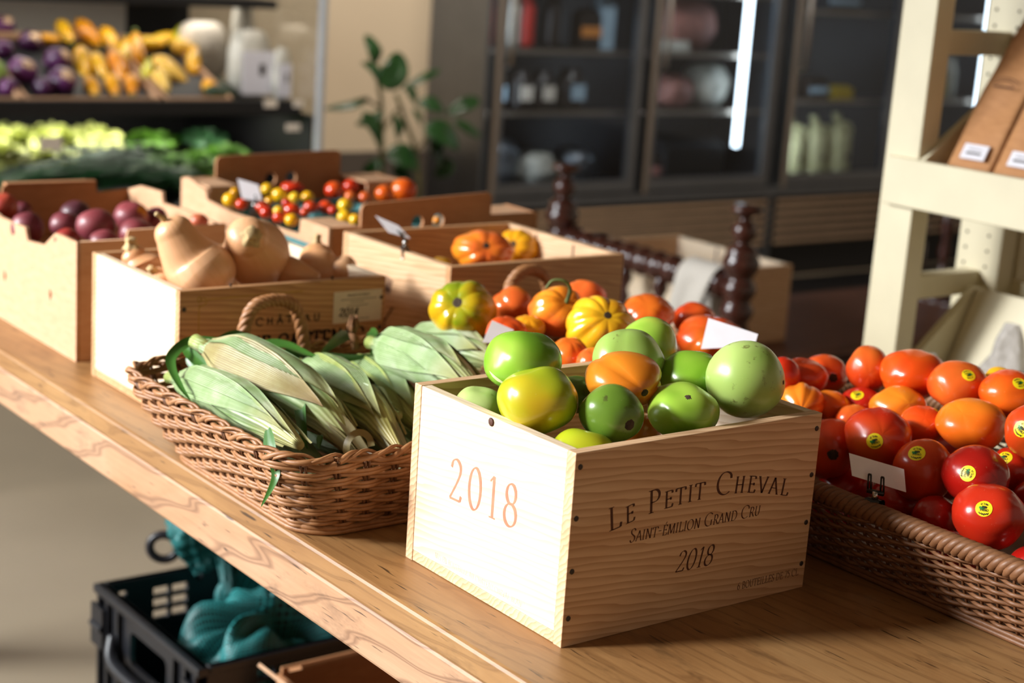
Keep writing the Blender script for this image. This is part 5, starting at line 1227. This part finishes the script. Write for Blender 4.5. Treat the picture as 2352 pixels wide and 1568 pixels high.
def jug(label, x, y, z, s=1.0, cap='milk'):
    r = thing('milk_jug', label, 'jug', (x, y, z), group='milk jugs in the glass refrigerator'); mb = MB()
    def fn(u, v):
        a = 2 * pi * u; sq = 1 / max(abs(cos(a)), abs(sin(a))) ** .55; k = 1 if v < .58 else max(.24, 1 - ((v - .58) / .34) ** 1.2 * .78)
        return (.058 * s * k * cos(a) * sq - .012 * s * (v > .6) * (v - .6) * 2, .058 * s * k * sin(a) * sq, .26 * s * v)
    mb.grid(fn, 24, 20, True); mb.f.append(tuple(len(mb.v) - 24 + i for i in range(24))); mb.build('body', M['milk'], r)
    h = MB(); h.tube(catmull([V((.010 * s, -.02 * s, .225 * s)), V((.052 * s, -.02 * s, .215 * s)), V((.066 * s, -.02 * s, .18 * s)), V((.056 * s, -.02 * s, .14 * s))], 5), .011 * s, 8); h.build('handle', M['milk'], r)
    MB().lathe([(.0001, .25 * s), (.019 * s, .25 * s), (.019 * s, .272 * s), (.0001, .272 * s)], 14).build('cap', M[cap], r, loc=(-.02 * s, 0, 0))
    MB().lathe([(.0001, 0), (.014 * s, 0), (.014 * s, .001), (.0001, .001)], 12).build('label', M['jar_dark'], r, loc=(.012 * s, -.064 * s, .075 * s), rot=(radians(90), 0, 0))
for x, lb in ((4.500, 'milk jug next to the steel mullion, on the lower shelf'), (4.60, 'milk jug second along from the steel mullion, on the lower shelf'), (4.75, 'milk jug third along from the steel mullion, on the lower shelf'), (4.90, 'milk jug nearest the cream stand, on the lower shelf')):
    jug(lb, x, 4.10, -.31, .93 if x < 4.8 else .98)
jug('milk jug with a red cap on the upper shelf', 4.50, 4.11, .021, 1.05, 'red_cap')
def jar(label, x, z, w, h, mat, cat='jar', y=4.1, lab=None, name='jar', group='jars and packs in the refrigerators'):
    r = thing(name, label, cat, (x, y, z), group=group)
    MB().lathe([(.0001, 0), (w, 0), (w * 1.03, h * .1), (w, h * .72), (w * .75, h * .84), (w * .7, h * .86), (w * .72, h), (.0001, h)], 16).build('body', M[mat], r)
    if lab: boxo('label', M[lab], (-w * .55, -w * 1.06, h * .25), (w * .55, -w * .9, h * .62), r, 0)
for x, m, lb in ((2.93, 'blue_white', 'first'), (3.06, 'paper_tan', 'second'), (3.17, 'paper_tan', 'third')): jar(f'dark jar with a pale label, {lb} along from the plant', x, -.019, .05, .15, 'jar_dark', lab=m)
jar('dark jar with a bluish label by the door stile', 3.31, -.019, .058, .16, 'jar_dark', lab='blue_white')
for k, (x, m) in enumerate(((2.93, 'red_cap'), (3.00, 'sack_white'), (3.07, 'red_cap'))): jar(f'red and white bottle on the top shelf, {NTH[k]} along from the plant', x, .217, .034, .215, m, 'bottle', name='bottle')
jar('dark bottle on the top shelf beside the red and white ones', 3.20, .217, .04, .2, 'jar_dark', 'bottle', name='bottle')
jar('yellow jar in the last refrigerator door', 5.52, .020, .06, .14, 'yellow_jar'); jar('white bottle beside the yellow jar', 5.64, .020, .035, .19, 'sack_white', 'bottle', name='bottle')
jar('white bottle row end in the last refrigerator door', 5.50, .408, .04, .13, 'sack_white', 'bottle', name='bottle')
def carton(label, x, z, w, d, h, mat, band=None, y=4.1, cat='carton', name='carton'):
    r = thing(name, label, cat, (x, y, z), group='cartons in the refrigerators')
    mb = MB(); mb.box((-w / 2, -d / 2, 0), (w / 2, d / 2, h * .8)); mb.add([(-w / 2, -d / 2, h * .8), (w / 2, -d / 2, h * .8), (w / 2, d / 2, h * .8), (-w / 2, d / 2, h * .8), (-w / 2, 0, h), (w / 2, 0, h)], [(0, 1, 5, 4), (2, 3, 4, 5), (0, 4, 3), (1, 2, 5)])
    mb.build('body', M[mat], r, smooth=False, bevel=.002)
    if band: boxo('band', M[band], (-w / 2 - .001, -d / 2 - .001, h * .3), (w / 2 + .001, -d / 2, h * .55), r, 0)
carton('tall bluish block standing in for a window reflection behind the first glass door', 3.455, .217, .07, .07, .21, 'blue_white'); carton('orange-banded carton beside the tall bluish one', 3.37, .217, .10, .07, .16, 'jar_dark', 'orange_label')  # the tall bluish one is added in place of a window's reflection

carton('flat white pack on the middle shelf of the second door', 3.80, .217, .18, .1, .05, 'sack_white'); carton('yellow pack on the middle shelf among the milk', 4.86, .020, .13, .09, .06, 'yellow_jar')
carton('dark pack on the middle shelf beside the yellow one', 4.70, .020, .12, .09, .10, 'jar_dark', 'blue_white'); carton('dark case on the bottom of the second door', 3.95, -.329, .34, .16, .20, 'black')
carton('dark case on the bottom of the second door near the seal', 3.74, -.329, .14, .12, .14, 'jar_dark', 'sack_pink')
carton('yellow-labelled dark pack at the top of the milk door', 4.80, .408, .2, .1, .10, 'fridge_dark', 'blue_white')
def sack(label, x, y, z, w, d, h, mat, seed):
    def fn(u, v):
        a = 2 * pi * u; th = pi * v; q = 1 + .22 * noise.noise(V((cos(a) * 1.8, sin(a) * 1.8, v * 4 + seed)))
        return (w / 2 * sin(th) ** .6 * cos(a) * q, d / 2 * sin(th) ** .6 * sin(a) * q, h * (1 - cos(th)) / 2)
    return tag(MB().grid(fn, 28, 18, True).build('sack', M[mat], loc=(x, y, z)), label, 'bag', 'filled bags in the refrigerators')
sack('pinkish-brown sack on the top shelf of the second door', 3.93, 4.16, .212, .36, .2, .22, 'sack_pink', 1); sack('white bag on the middle shelf near the bright tube', 4.10, 4.16, -.024, .22, .18, .19, 'sack_white', 5)
sack('brownish bag beside the white bag in the second door', 3.90, 4.16, -.024, .2, .18, .14, 'sack_pink', 6)
sack('clear-wrapped grey bag at the bottom of the first door', 2.99, 4.15, -.325, .20, .2, .20, 'fridge', 7); sack('pale bag at the bottom of the first door', 3.20, 4.15, -.325, .18, .18, .13, 'sack_white', 8); sack('grey bag at the bottom of the first door by the stile', 3.39, 4.15, -.325, .16, .18, .15, 'fridge', 9)

tag(boxo('floor_shade', M['black'], (2.9, 2.75, FLOOR + .0005), (6.5, 3.93, FLOOR + .014), None, .004), 'black sheet standing in for floor shade along the front of the refrigerators', 'floor shade')  # dark sheet added in place of the shade on this floor

# ================================================================== produce case
pc = thing('produce_case', 'black open produce case with lit shelves and a glass end', 'display case', (.5, 3.8, FLOOR))
U = lambda x, y, z: (x - .5, y - 3.8, z - FLOOR)
def pbox(nm, lo, hi, m, bev=.002, par=None): return boxo(nm, M[m], U(*lo), U(*hi), par or pc, bev)
pbox('base', (-1.2, 3.42, FLOOR), (1.74, 4.33, -.30), 'black'); pbox('back_panel', (-1.2, 4.27, -.30), (1.74, 4.33, 1.2), 'black', 0)
back = pbox('back_liner', (-1.2, 4.255, .20), (1.50, 4.27, .345), 'paper_tan', 0)
lip = pbox('front_lip', (-1.2, 3.40, -.32), (1.74, 3.43, -.22), 'black')
q = MB().bar(U(.27, 3.43, -.24), U(.27, 4.26, -.12), 2.94, .02, (0, 0, 1)); q.build('deck', M['black'], pc, smooth=False)
sh = MB().bar(U(.27, 3.47, .055), U(.27, 4.26, .10), 2.90, .015, (0, 0, 1)).build('shelf', M['black'], pc, smooth=False)
pbox('shelf_lip', (-1.2, 3.45, .045), (1.72, 3.47, .088), 'black', .002)
pbox('top_shelf', (-1.2, 3.62, .352), (1.72, 4.26, .378), 'black', .002)
pbox('canopy', (-1.2, 3.45, 1.2), (1.74, 4.33, 1.3), 'black')
pbox('end_panel', (1.742, 3.42, -.30), (1.748, 4.33, .045), 'black', 0)
gl = pbox('end_glass', (1.742, 3.40, .045), (1.748, 4.33, 1.2), 'glass_clear', 0)
pbox('end_trim', (1.737, 3.375, -.32), (1.757, 3.40, 1.22), 'alu', .003)
for i, (x, y, z, w, lb) in enumerate(((1.609, 3.447, .068, .045, 'on the shelf lip under the white bags'), (1.705, 3.447, .068, .035, 'on the shelf lip by the glass end'), (1.69, 3.447, -.005, .05, 'below the shelf lip by the glass end'), (.896, 3.40, -.045, .065, 'among the greens'))):
    r = boxo('shelf_tag', M['paper_tan'], (x - w / 2, y - .003, z), (x + w / 2, y - .001, z + (.022 if i < 3 else .04)), None, .0005); tag(r, 'pale shelf price tag ' + lb, 'price tag', 'shelf tags of the produce case')
def tray(label, x0, x1, y0, y1, z):
    r = thing('produce_tray', label, 'tray', (x0, y0, z), (radians(19), 0, 0), 'trays on the case shelf'); w, d = x1 - x0, .46
    boxo('tray_floor', M['black'], (.004, .004, 0), (w - .004, d - .004, .006), r, 0)
    for lo, hi in (((0, 0, 0), (w, .008, .026)), ((0, d - .008, 0), (w, d, .026)), ((0, .008, 0), (.008, d - .008, .026)), ((w - .008, .008, 0), (w, d - .008, .026))): boxo('tray_rim', M['board'], lo, hi, r, .003)
tray('shallow tray under the orange-yellow squash', .86, 1.268, 3.488, 4.1, .068); tray('shallow tray under the paler yellow squash', 1.285, 1.50, 3.488, 4.1, .068); tray('shallow tray under the purple kohlrabi', .45, .85, 3.488, 4.1, .068)
for i, (k, x, y, z, rx, rz) in enumerate(KOHL):
    o = tomato('kohlrabi', ['purple kohlrabi highest on the pile at the picture edge', 'purple kohlrabi touching the back row of yellow squash', 'purple kohlrabi with a broad pale cut in the middle of the pile', 'purple kohlrabi with a slanting pale cut beside the yellow squash', 'purple kohlrabi with a small pale cut at the tray edge, beside the yellow squash',
        'dark purple kohlrabi at the picture edge under the highest one', 'purple kohlrabi low at the tray edge by the picture edge', 'purple kohlrabi low at the tray edge between two cut ones', 'pale greenish kohlrabi cut off by the picture edge', 'purple kohlrabi hidden between the cut ones'][i], 'kohlrabi', (x, y, z), rx, rz, 'purple' if i != 8 else 'green_pale', seed=300 + i, axis=(0, -.3, 1), ribs=5, amp=.06, lump=.05, nu=24, nv=16, group='kohlrabi in the produce case')
    if i in (0, 1, 2, 3, 4): 
        bv = BVHTree.FromPolygons([v.co.copy() for v in o.data.vertices], [tuple(p.vertices) for p in o.data.polygons])
        patch(bv, (.1 if i != 3 else .5, -.75, .62), rx * .55, .0008, rx, .25, seed=i).build('cut_face', M['cut'], o)
ys = sorted(range(len(YSQ)), key=lambda i: YSQ[i][0][0] + YSQ[i][1][0])
for n_, i in enumerate(ys):
    a, b_, r = V(YSQ[i][0]), V(YSQ[i][1]), YSQ[i][2]; d = b_ - a; L = d.length
    if L < 2.2 * r: d = (d.normalized() if L > 1e-4 else V((1, 0, 0))) * 2.2 * r
    c = (a + b_) / 2; a, b_ = c - d / 2, c + d / 2; pts = [a.lerp(b_, k / 12) - c for k in range(13)]
    prof = [.10, .52, .80, .95, 1, 1, .97, .92, .84, .74, .62, .46, .12]
    o = MB().tube(pts, [r * p for p in prof], 18).build('yellow_squash', M['ysq_green' if i in (10, 15) else ('ysq_pale' if i in (9, 11, 13) else 'ysq')], loc=c)
    side_ = n_ if n_ < 11 else n_ - 11
    tag(o, f'yellow summer squash, {NTH[n_]} along counted from the purple kohlrabi' if n_ < 11 else f'yellow summer squash, {NTH[len(ys) - 1 - n_]} along counted from the white bags', 'squash', 'yellow squash in the produce case')
    MB().tube([pts[-1] * .93, pts[-1] * 1.12], [r * .34, r * .26], 8).build('stem', M['calyx'], o)
for i, (x0, y0, x1, y1, z, lb) in enumerate(((1.47, 3.60, 1.53, 3.78, .10, 'nearest the tray'), (1.51, 3.56, 1.57, 3.74, .10, 'second from the tray'), (1.46, 3.80, 1.52, 4.0, .13, 'behind the tray end'), (1.49, 3.70, 1.55, 3.92, .155, 'on top of the others'), (1.53, 3.52, 1.44, 3.54, .092, 'lying across the shelf front'))):
    a, b_ = V((x0, y0, z)), V((x1, y1, z + .02)); c = (a + b_) / 2; pts = [a.lerp(b_, k / 10) - c for k in range(11)]
    o = MB().tube(pts, [.022 * q for q in (.2, .75, .95, 1, 1, 1, 1, .97, .9, .7, .3)], 14).build('zucchini', M['zucchini'], loc=c); tag(o, 'dark green zucchini beside the white-labelled bags, ' + lb, 'zucchini', 'zucchini in the produce case')
    MB().tube([pts[-1] * .96, pts[-1] * 1.12], [.009, .007], 8).build('stem', M['calyx'], o)
for i, (x, y, z, w, h, lb, lab) in enumerate(((1.625, 3.62, .075, .14, .215, 'white-labelled plastic bag beside the yellow squash', True), (1.706, 3.56, .075, .06, .165, 'white-labelled plastic bag at the glass end', True), (1.585, 3.86, .105, .18, .19, 'grey bag of produce behind the white-labelled ones', False), (1.695, 3.80, .10, .08, .26, 'pale bag of produce at the back of the shelf', False))):
    r = thing('produce_bag', lb, 'bag', (x, y, z), group='bagged produce in the case')
    def fn(u, v, w=w, h=h, i=i):
        a = 2 * pi * u; th = pi * v; q = 1 + .12 * noise.noise(V((cos(a) * 2, sin(a) * 2, v * 4 + i)))
        return (w / 2 * sin(th) ** .45 * cos(a) * q, w * .32 * sin(th) ** .45 * sin(a) * q, h * (1 - cos(th)) / 2)
    MB().grid(fn, 24, 16, True).build('bag_body', M['sack_white'] if i != 2 else M['paper_tan'], r)
    if lab:
        lbm = boxo('label', M['label_white'], (-w * .34, -w * .34 - .001, h * .08), (w * .42, -w * .34 + .002, h * .70), r, .001); boxo('print', M['jar_dark'], (w * .08, -w * .34 - .002, h * .36), (w * .22, -w * .34 - .001, h * .52), lbm, 0)
# greens: bunches built as countable things of many blades
def bunch(name, label, x, y, z, L, n, rad, mat, dirn, seed, leafw=.006, curl=.05, fan=.25, cat='greens', group='bunches of greens in the produce case'):
    rr = random.Random(seed); mb = MB(); d = V(dirn).normalized(); s = d.cross(V((0, 0, 1))).normalized()
    for k in range(n):
        o = V((0, 0, 0)) + s * rr.uniform(-rad, rad) + V((0, 0, abs(rr.gauss(0, rad * .5))))
        dd = (d + s * rr.uniform(-fan, fan) + V((0, 0, rr.uniform(-.02, fan)))).normalized(); l = L * rr.uniform(.6, 1.05)
        ribbon(mb, [o, o + dd * l * .4 + V((0, 0, curl * .4)), o + dd * l * .75 + V((0, 0, curl * .4)), o + dd * l + V((0, 0, -curl * rr.random()))], leafw * rr.uniform(.6, 1.3), (rr.uniform(-.4, .4), rr.uniform(-.4, .2), 1), .3, 3)
    return tag(mb.build(name, M[mat], loc=(x, y, z)), label, cat, group)
for i, (x, y, z, lb) in enumerate(((.80, 3.52, -.205, 'scallion bunch at the picture edge'), (.95, 3.50, -.205, 'scallion bunch behind the small pale tag'), (1.00, 3.60, -.18, 'scallion bunch lying on top of the row'), (1.08, 3.49, -.215, 'scallion bunch in front of the herb bunches'))):
    bunch('scallion_bunch', lb, x, y + .02, z + .03, .36, 60, .045, 'leafy_dark', (1, -.04, .03), 400 + i, .006, .03, .12)
def head(label, x, y, z, r, mat, seed, group='leaf heads in the produce case', name='lettuce_head'):
    rr = random.Random(seed); mb = MB()
    for k in range(26):
        a = rr.uniform(0, 6.28); e = rr.uniform(.15, 1.0); d = V((cos(a), sin(a), 0)); p0 = d * r * .15
        ribbon(mb, [p0, p0 + d * r * .5 * e + V((0, 0, r * .55)), p0 + d * r * .95 * e + V((0, 0, r * .8 * (1.2 - e * .5))), p0 + d * r * 1.2 * e + V((0, 0, r * (.75 - .4 * e)))], r * .42, -d + V((0, 0, .4)), .3, 4, lambda q: .45 + .6 * sin(pi * min(1, q * .8 + .15)))
    mb.v = [tuple(V(p) + V((noise.noise(V(p) * 40), noise.noise(V(p) * 40 + V((9, 0, 0))), noise.noise(V(p) * 40 + V((0, 9, 0))))) * r * .14) for p in mb.v]
    return tag(mb.build(name, M[mat], loc=(x, y, z)), label, 'greens', group)
for i, (x, y, z, r, lb) in enumerate(((.80, 3.84, -.15, .09, 'pale lettuce head at the picture edge'), (.94, 3.86, -.14, .09, 'pale lettuce head second from the picture edge'), (1.08, 3.86, -.14, .088, 'pale lettuce head third from the picture edge'), (1.22, 3.88, -.14, .085, 'pale lettuce head nearest the herbs'), (.86, 3.69, -.165, .085, 'pale lettuce head in front, above the small pale tag'), (1.02, 3.71, -.165, .075, 'pale lettuce head in front, next to the topmost scallions'))):
    head(lb, x, y, z + .02, r, 'lettuce', 500 + i)
for i, (x, y, z, r, lb) in enumerate(((1.36, 3.62, -.20, .085, 'bright green herb bunch beside the scallions'), (1.47, 3.66, -.20, .085, 'green herb bunch second from the scallions'), (1.42, 3.86, -.15, .08, 'green herb bunch behind the bright one'), (1.60, 3.70, -.19, .09, 'green herb bunch under the shelf price tags'), (1.61, 3.87, -.15, .08, 'dark herb bunch in the corner by the glass end'), (1.30, 3.56, -.225, .07, 'dark herb bunch low at the front lip'), (1.56, 3.56, -.225, .065, 'dark herb bunch low at the front lip by the glass end'))):
    head(lb, x, y + .015, z + .016, r, 'leafy' if i < 4 else 'leafy_dark', 520 + i, 'herb bunches in the produce case', 'herb_bunch')

# ================================================================== potted plant
pl = thing('potted_plant', 'tall rubber plant with broad dark leaves against the beige wall', 'plant', (2.50, 4.0, FLOOR)); OFF = V((2.50, 4.0, FLOOR))
MB().lathe([(.0001, 0), (.11, 0), (.15, .30), (.155, .30), (.155, .33), (.14, .33), (.135, .29), (.0001, .28)], 28).build('pot', M['pot'], pl)
for k, p in enumerate(PSTEM):
    q = [V(a) - OFF for a in p]
    if k < 2: q = [V((0, 0, .28))] + q
    MB().tube(catmull(q, 6), .008 if k < 2 else .005, 8).build('stem', M['plant_stem'], pl)
for k, (a, b_, w) in enumerate(PLEAF):
    a, b_ = V(a) - OFF, V(b_) - OFF; mid = (a + b_) / 2 + V((0, -.02, .012 if k % 2 else -.006))
    ribbon(MB(), [a, mid, b_], w * 1.0, (R.uniform(-.3, .3), -.8, .5), .22, 8, lambda q: max(.03, sin(pi * min(1, q * .93 + .06)) ** .7)).build('leaf', M['rubber_leaf'], pl, thick=.002)

# ================================================================== under the table
cr_ = thing('plastic_crate', 'black ribbed plastic crate on the floor, stuffed with teal net bags', 'crate', (.165, .995, FLOOR)); hx, hy, hz = .60, .37, .30
boxo('bottom', M['crate_plastic'], (.01, .01, .0), (hx - .01, hy - .01, .008), cr_, 0)
def grid_holes(x0, z0, nx, nz, w, h, gx, gz): return [[(x0 + i * (w + gx), z0 + j * (h + gz)), (x0 + i * (w + gx) + w, z0 + j * (h + gz)), (x0 + i * (w + gx) + w, z0 + j * (h + gz) + h), (x0 + i * (w + gx), z0 + j * (h + gz) + h)] for i in range(nx) for j in range(nz)]
plate('long_wall', [[(0, 0), (hx, 0), (hx, hz), (0, hz)]] + grid_holes(.092, .221, 2, 3, .028, .0145, .006, .006) + grid_holes(.40, .221, 2, 3, .028, .0145, .006, .006) + [rrect(.030, .272, .044, .281, .003)], .008, M['crate_plastic'], XZ(hy - .004), cr_)
plate('long_wall', [[(0, 0), (hx, 0), (hx, hz), (0, hz)]] + grid_holes(.092, .221, 2, 3, .028, .0145, .006, .006) + grid_holes(.40, .221, 2, 3, .028, .0145, .006, .006), .008, M['crate_plastic'], XZ(.004), cr_)
ew = [[(-hy, 0), (0, 0), (0, hz), (-hy, hz)], rrect(-.25, .205, -.12, .262, .012)]
e1 = plate('end_wall', ew, .008, M['crate_plastic'], YZ(.004), cr_); plate('end_wall', ew, .008, M['crate_plastic'], YZ(hx - .004), cr_)
rb = MB()
for y in (.012, .045, .085, .285, .325, .358): rb.box((-.008, y - .0035, .005), (0, y + .0035, hz - .004))
for z in (.03, .07, .11, .15, .19): rb.box((-.006, .09, z), (0, .28, z + .005))
rb.build('rib', M['crate_plastic'], e1, smooth=False)
tp = MB()
for lo, hi in (((-.010, -.004, hz - .014), (.010, hy + .004, hz)), ((hx - .01, -.004, hz - .014), (hx + .01, hy + .004, hz)), ((.01, hy - .010, hz - .012), (hx - .01, hy + .004, hz)), ((.01, -.004, hz - .012), (hx - .01, .010, hz))): tp.box(lo, hi)
tp.build('top_rim', M['crate_plastic'], cr_, smooth=False, bevel=.002)
hd = MB(); hd.tube(catmull([V((-.006, .30, .235)), V((-.022, .27, .205)), V((-.024, .18, .200)), V((-.022, .10, .205)), V((-.006, .07, .235))], 6), .011, 10); hd.build('handle', M['crate_plastic'], cr_)
for y in (.02, .35):
    lt = MB(); lt.box((-.014, y - .022, .20), (-.008, y + .022, .27)); lt.tube([(-.013, y - .02, .235), (-.013, y + .02, .235)], .006, 8); lt.build('latch', M['crate_plastic'], cr_, smooth=False)
def netbag(label, x, y, z, w, d, h, seed, peak=0):
    def fn(u, v):
        a = 2 * pi * u; th = pi * (.5 + v * .5) if False else pi * v; n = noise.noise(V((cos(a) * 1.6, sin(a) * 1.6, v * 2.6 + seed))) + .5 * noise.noise(V((cos(a) * 4, sin(a) * 4, v * 6 + seed)))
        q = 1 + .42 * n
        return (w / 2 * sin(th) ** .7 * cos(a) * q, d / 2 * sin(th) ** .7 * sin(a) * q, h * (1 - cos(th)) / 2 * (1 + .3 * n) + peak * max(0, v - .7) ** 2 * 8 * abs(sin(a * 1.5 + seed)))
    return tag(MB().grid(fn, 60, 40, True).build('net_bag', M['mesh_bag'], loc=(x, y, z)), label, 'net bag', 'teal net bags in the black crate')
netbag('teal net bag lying in the near half of the black crate', .340, 1.10, -.745, .42, .175, .285, 6.4)
netbag('teal net bag humped up under the table edge in the black crate', .50, 1.262, -.74, .28, .12, .36, 8.1, .02)
def crumple(pts, rad, seed, n=48):
    P = catmull(pts, n // (len(pts) - 1)); mb = MB(); N = len(P) - 1
    def fn(u, v):
        i = min(N, int(v * N + .5)); p = P[i]; t = (P[min(i + 1, N)] - P[max(i - 1, 0)]).normalized(); x = t.cross(V((.6, .7, .1))).normalized(); y = t.cross(x); a = 2 * pi * u + v * 2.5
        q = rad * (.55 + .45 * sin(pi * min(1, v * .9 + .1))) * (1 + .55 * noise.noise(V((cos(a) * 2.2, sin(a) * 2.2, v * 4 + seed))) + .3 * noise.noise(V((cos(a) * 5, sin(a) * 5, v * 9 + seed))))
        return p + x * (q * cos(a)) + y * (q * .55 * sin(a))
    return mb.grid(fn, 36, 60, True)
ub = crumple([V((.352, 1.325, -.30)), V((.305, 1.318, -.325)), V((.298, 1.305, -.385)), V((.325, 1.295, -.44))], .034, 2.2)
u2 = crumple([V((.300, 1.315, -.295)), V((.328, 1.300, -.345)), V((.338, 1.275, -.41)), V((.342, 1.23, -.50))], .014, 5.7); ub.add(u2.v, u2.f, u2.uv)
tag(ub.build('net_bag', M['mesh_bag']), 'twisted empty teal net draped over the far wall of the black crate', 'net bag', 'teal net bags in the black crate')
lpm = MB(); lpm.tube([(0.281 + .020 * cos(t), 1.372 - .012 * cos(t), -0.420 + .022 * sin(t)) for t in [2 * pi * k / 24 for k in range(24)]], .0075, 8, True); lpm.tube([(0.281 + .02, 1.360, -0.420), (0.281 + .06, 1.352, -0.420 - .06), (0.281 + .07, 1.352, -.455)], .006, 8)
tag(lpm.build('cord_loop', M['ring']), 'dark round loop beside the twisted teal net', 'loop')
bx_ = thing('cardboard_box', 'open brown cardboard box with raised flaps on the floor under the table', 'box', (.26, .60, FLOOR))
for nm, lo, hi in (('side_panel', (0, 0, 0), (.006, .345, .29)), ('side_panel', (.40, 0, 0), (.406, .345, .29)), ('end_panel', (.006, .339, 0), (.40, .345, .30)), ('end_panel', (.006, 0, 0), (.40, .006, .29)), ('bottom', (.006, .006, 0), (.40, .339, .006))): boxo(nm, M['board_dark'], lo, hi, bx_, .001)
q = MB().bar((-.004, .17, .288), (-.045, .17, .325), .30, .005, (0, 0, 1)); q.build('flap', M['board'], bx_, smooth=False)
q = MB().bar((.20, .336, .296), (.20, .30, .315), .37, .005, (0, 0, 1)); q.build('flap', M['board_dark'], bx_, smooth=False)

# ================================================================== light
def area(name, loc, rot, sx, sy, e, c):
    l = bpy.data.lights.new(name, 'AREA'); l.shape = 'RECTANGLE'; l.size = sx; l.size_y = sy; l.energy = e; l.color = c
    o = bpy.data.objects.new(name, l); COL.objects.link(o); o.location = loc; o.rotation_euler = rot; return o
def aim(o, d): o.rotation_euler = V(d).to_track_quat('-Z', 'Y').to_euler()
w1 = area('window_light', (-2.95, 2.5, 1.1), (0, 0, 0), 2.2, 2.2, WINDOW_E, (.90, .96, 1.0)); aim(w1, (1, -.55, -.28))
cl_ = area('back_fill', (2.3, 2.2, 2.9), (0, 0, 0), 2.2, .5, BACK_FILL_E, (1, .90, .78)); aim(cl_, (.18, 1, -1.25)); cl_.data.spread = radians(75)  # unseen fill light, added to brighten the back of the shop
for z, y, e in ((.345, 3.80, 2.8), (.030, 3.74, 9.0)):
    area('case_lamp', (.4, y, z), (0, 0, 0), 2.5, .05, e * CASE_K, (1, .95, .84))
for x, e in ((2.875, .8), (3.64, .8), (4.45, 1.6), (5.18, .8)):
    l = area('refrigerator_lamp', (x, 4.0, .20), (0, 0, 0), .03, .95, e * FR_K, (.86, .95, 1.0)); aim(l, (.55, 1, 0)); l.rotation_euler.rotate_axis('Z', 0)
su = bpy.data.lights.new('sun', 'SUN'); su.energy = SUN_E; su.angle = radians(9); su.color = (1, .99, .97)
so = bpy.data.objects.new('sun', su); COL.objects.link(so); so.location = (-2.5, 2, 2); aim(so, (1, -.45, -.48))
wd = bpy.data.worlds.new('world'); S.world = wd; wd.use_nodes = True
bg = wd.node_tree.nodes['Background']; bg.inputs[0].default_value = (1.0, .80, .60, 1); bg.inputs[1].default_value = WORLD_E

# ================================================================== camera
cam = bpy.data.cameras.new('camera'); co = bpy.data.objects.new('camera', cam); COL.objects.link(co); S.camera = co
yaw, pitch, roll = 0.660755902, 0.234303976, 0.0692442979
fw = V((sin(yaw) * cos(pitch), cos(yaw) * cos(pitch), -sin(pitch))); rt = V((cos(yaw), -sin(yaw), 0)); up = rt.cross(fw)
r_ = rt * cos(roll) + up * sin(roll); u_ = up * cos(roll) - rt * sin(roll)
co.matrix_world = Matrix(((r_.x, u_.x, -fw.x, -.885454), (r_.y, u_.y, -fw.y, -1.038796), (r_.z, u_.z, -fw.z, .599983), (0, 0, 0, 1)))
cam.sensor_width = 36; cam.lens = 3815.177 / 2352 * 36; cam.clip_start = .05; cam.clip_end = 60
cam.dof.use_dof = True; cam.dof.focus_distance = 1.56; cam.dof.aperture_fstop = 4.5; cam.dof.aperture_blades = 0

S.view_settings.view_transform = 'Standard'; S.view_settings.look = 'None'; S.view_settings.gamma = 1.0; S.view_settings.use_curve_mapping = False
S.view_settings.exposure = 0.0
S.cycles.max_bounces = 8; S.cycles.diffuse_bounces = 4; S.cycles.glossy_bounces = 4; S.cycles.transparent_max_bounces = 10
S.cycles.sample_clamp_indirect = 6.0; S.cycles.use_denoising = True
bpy.context.view_layer.update()
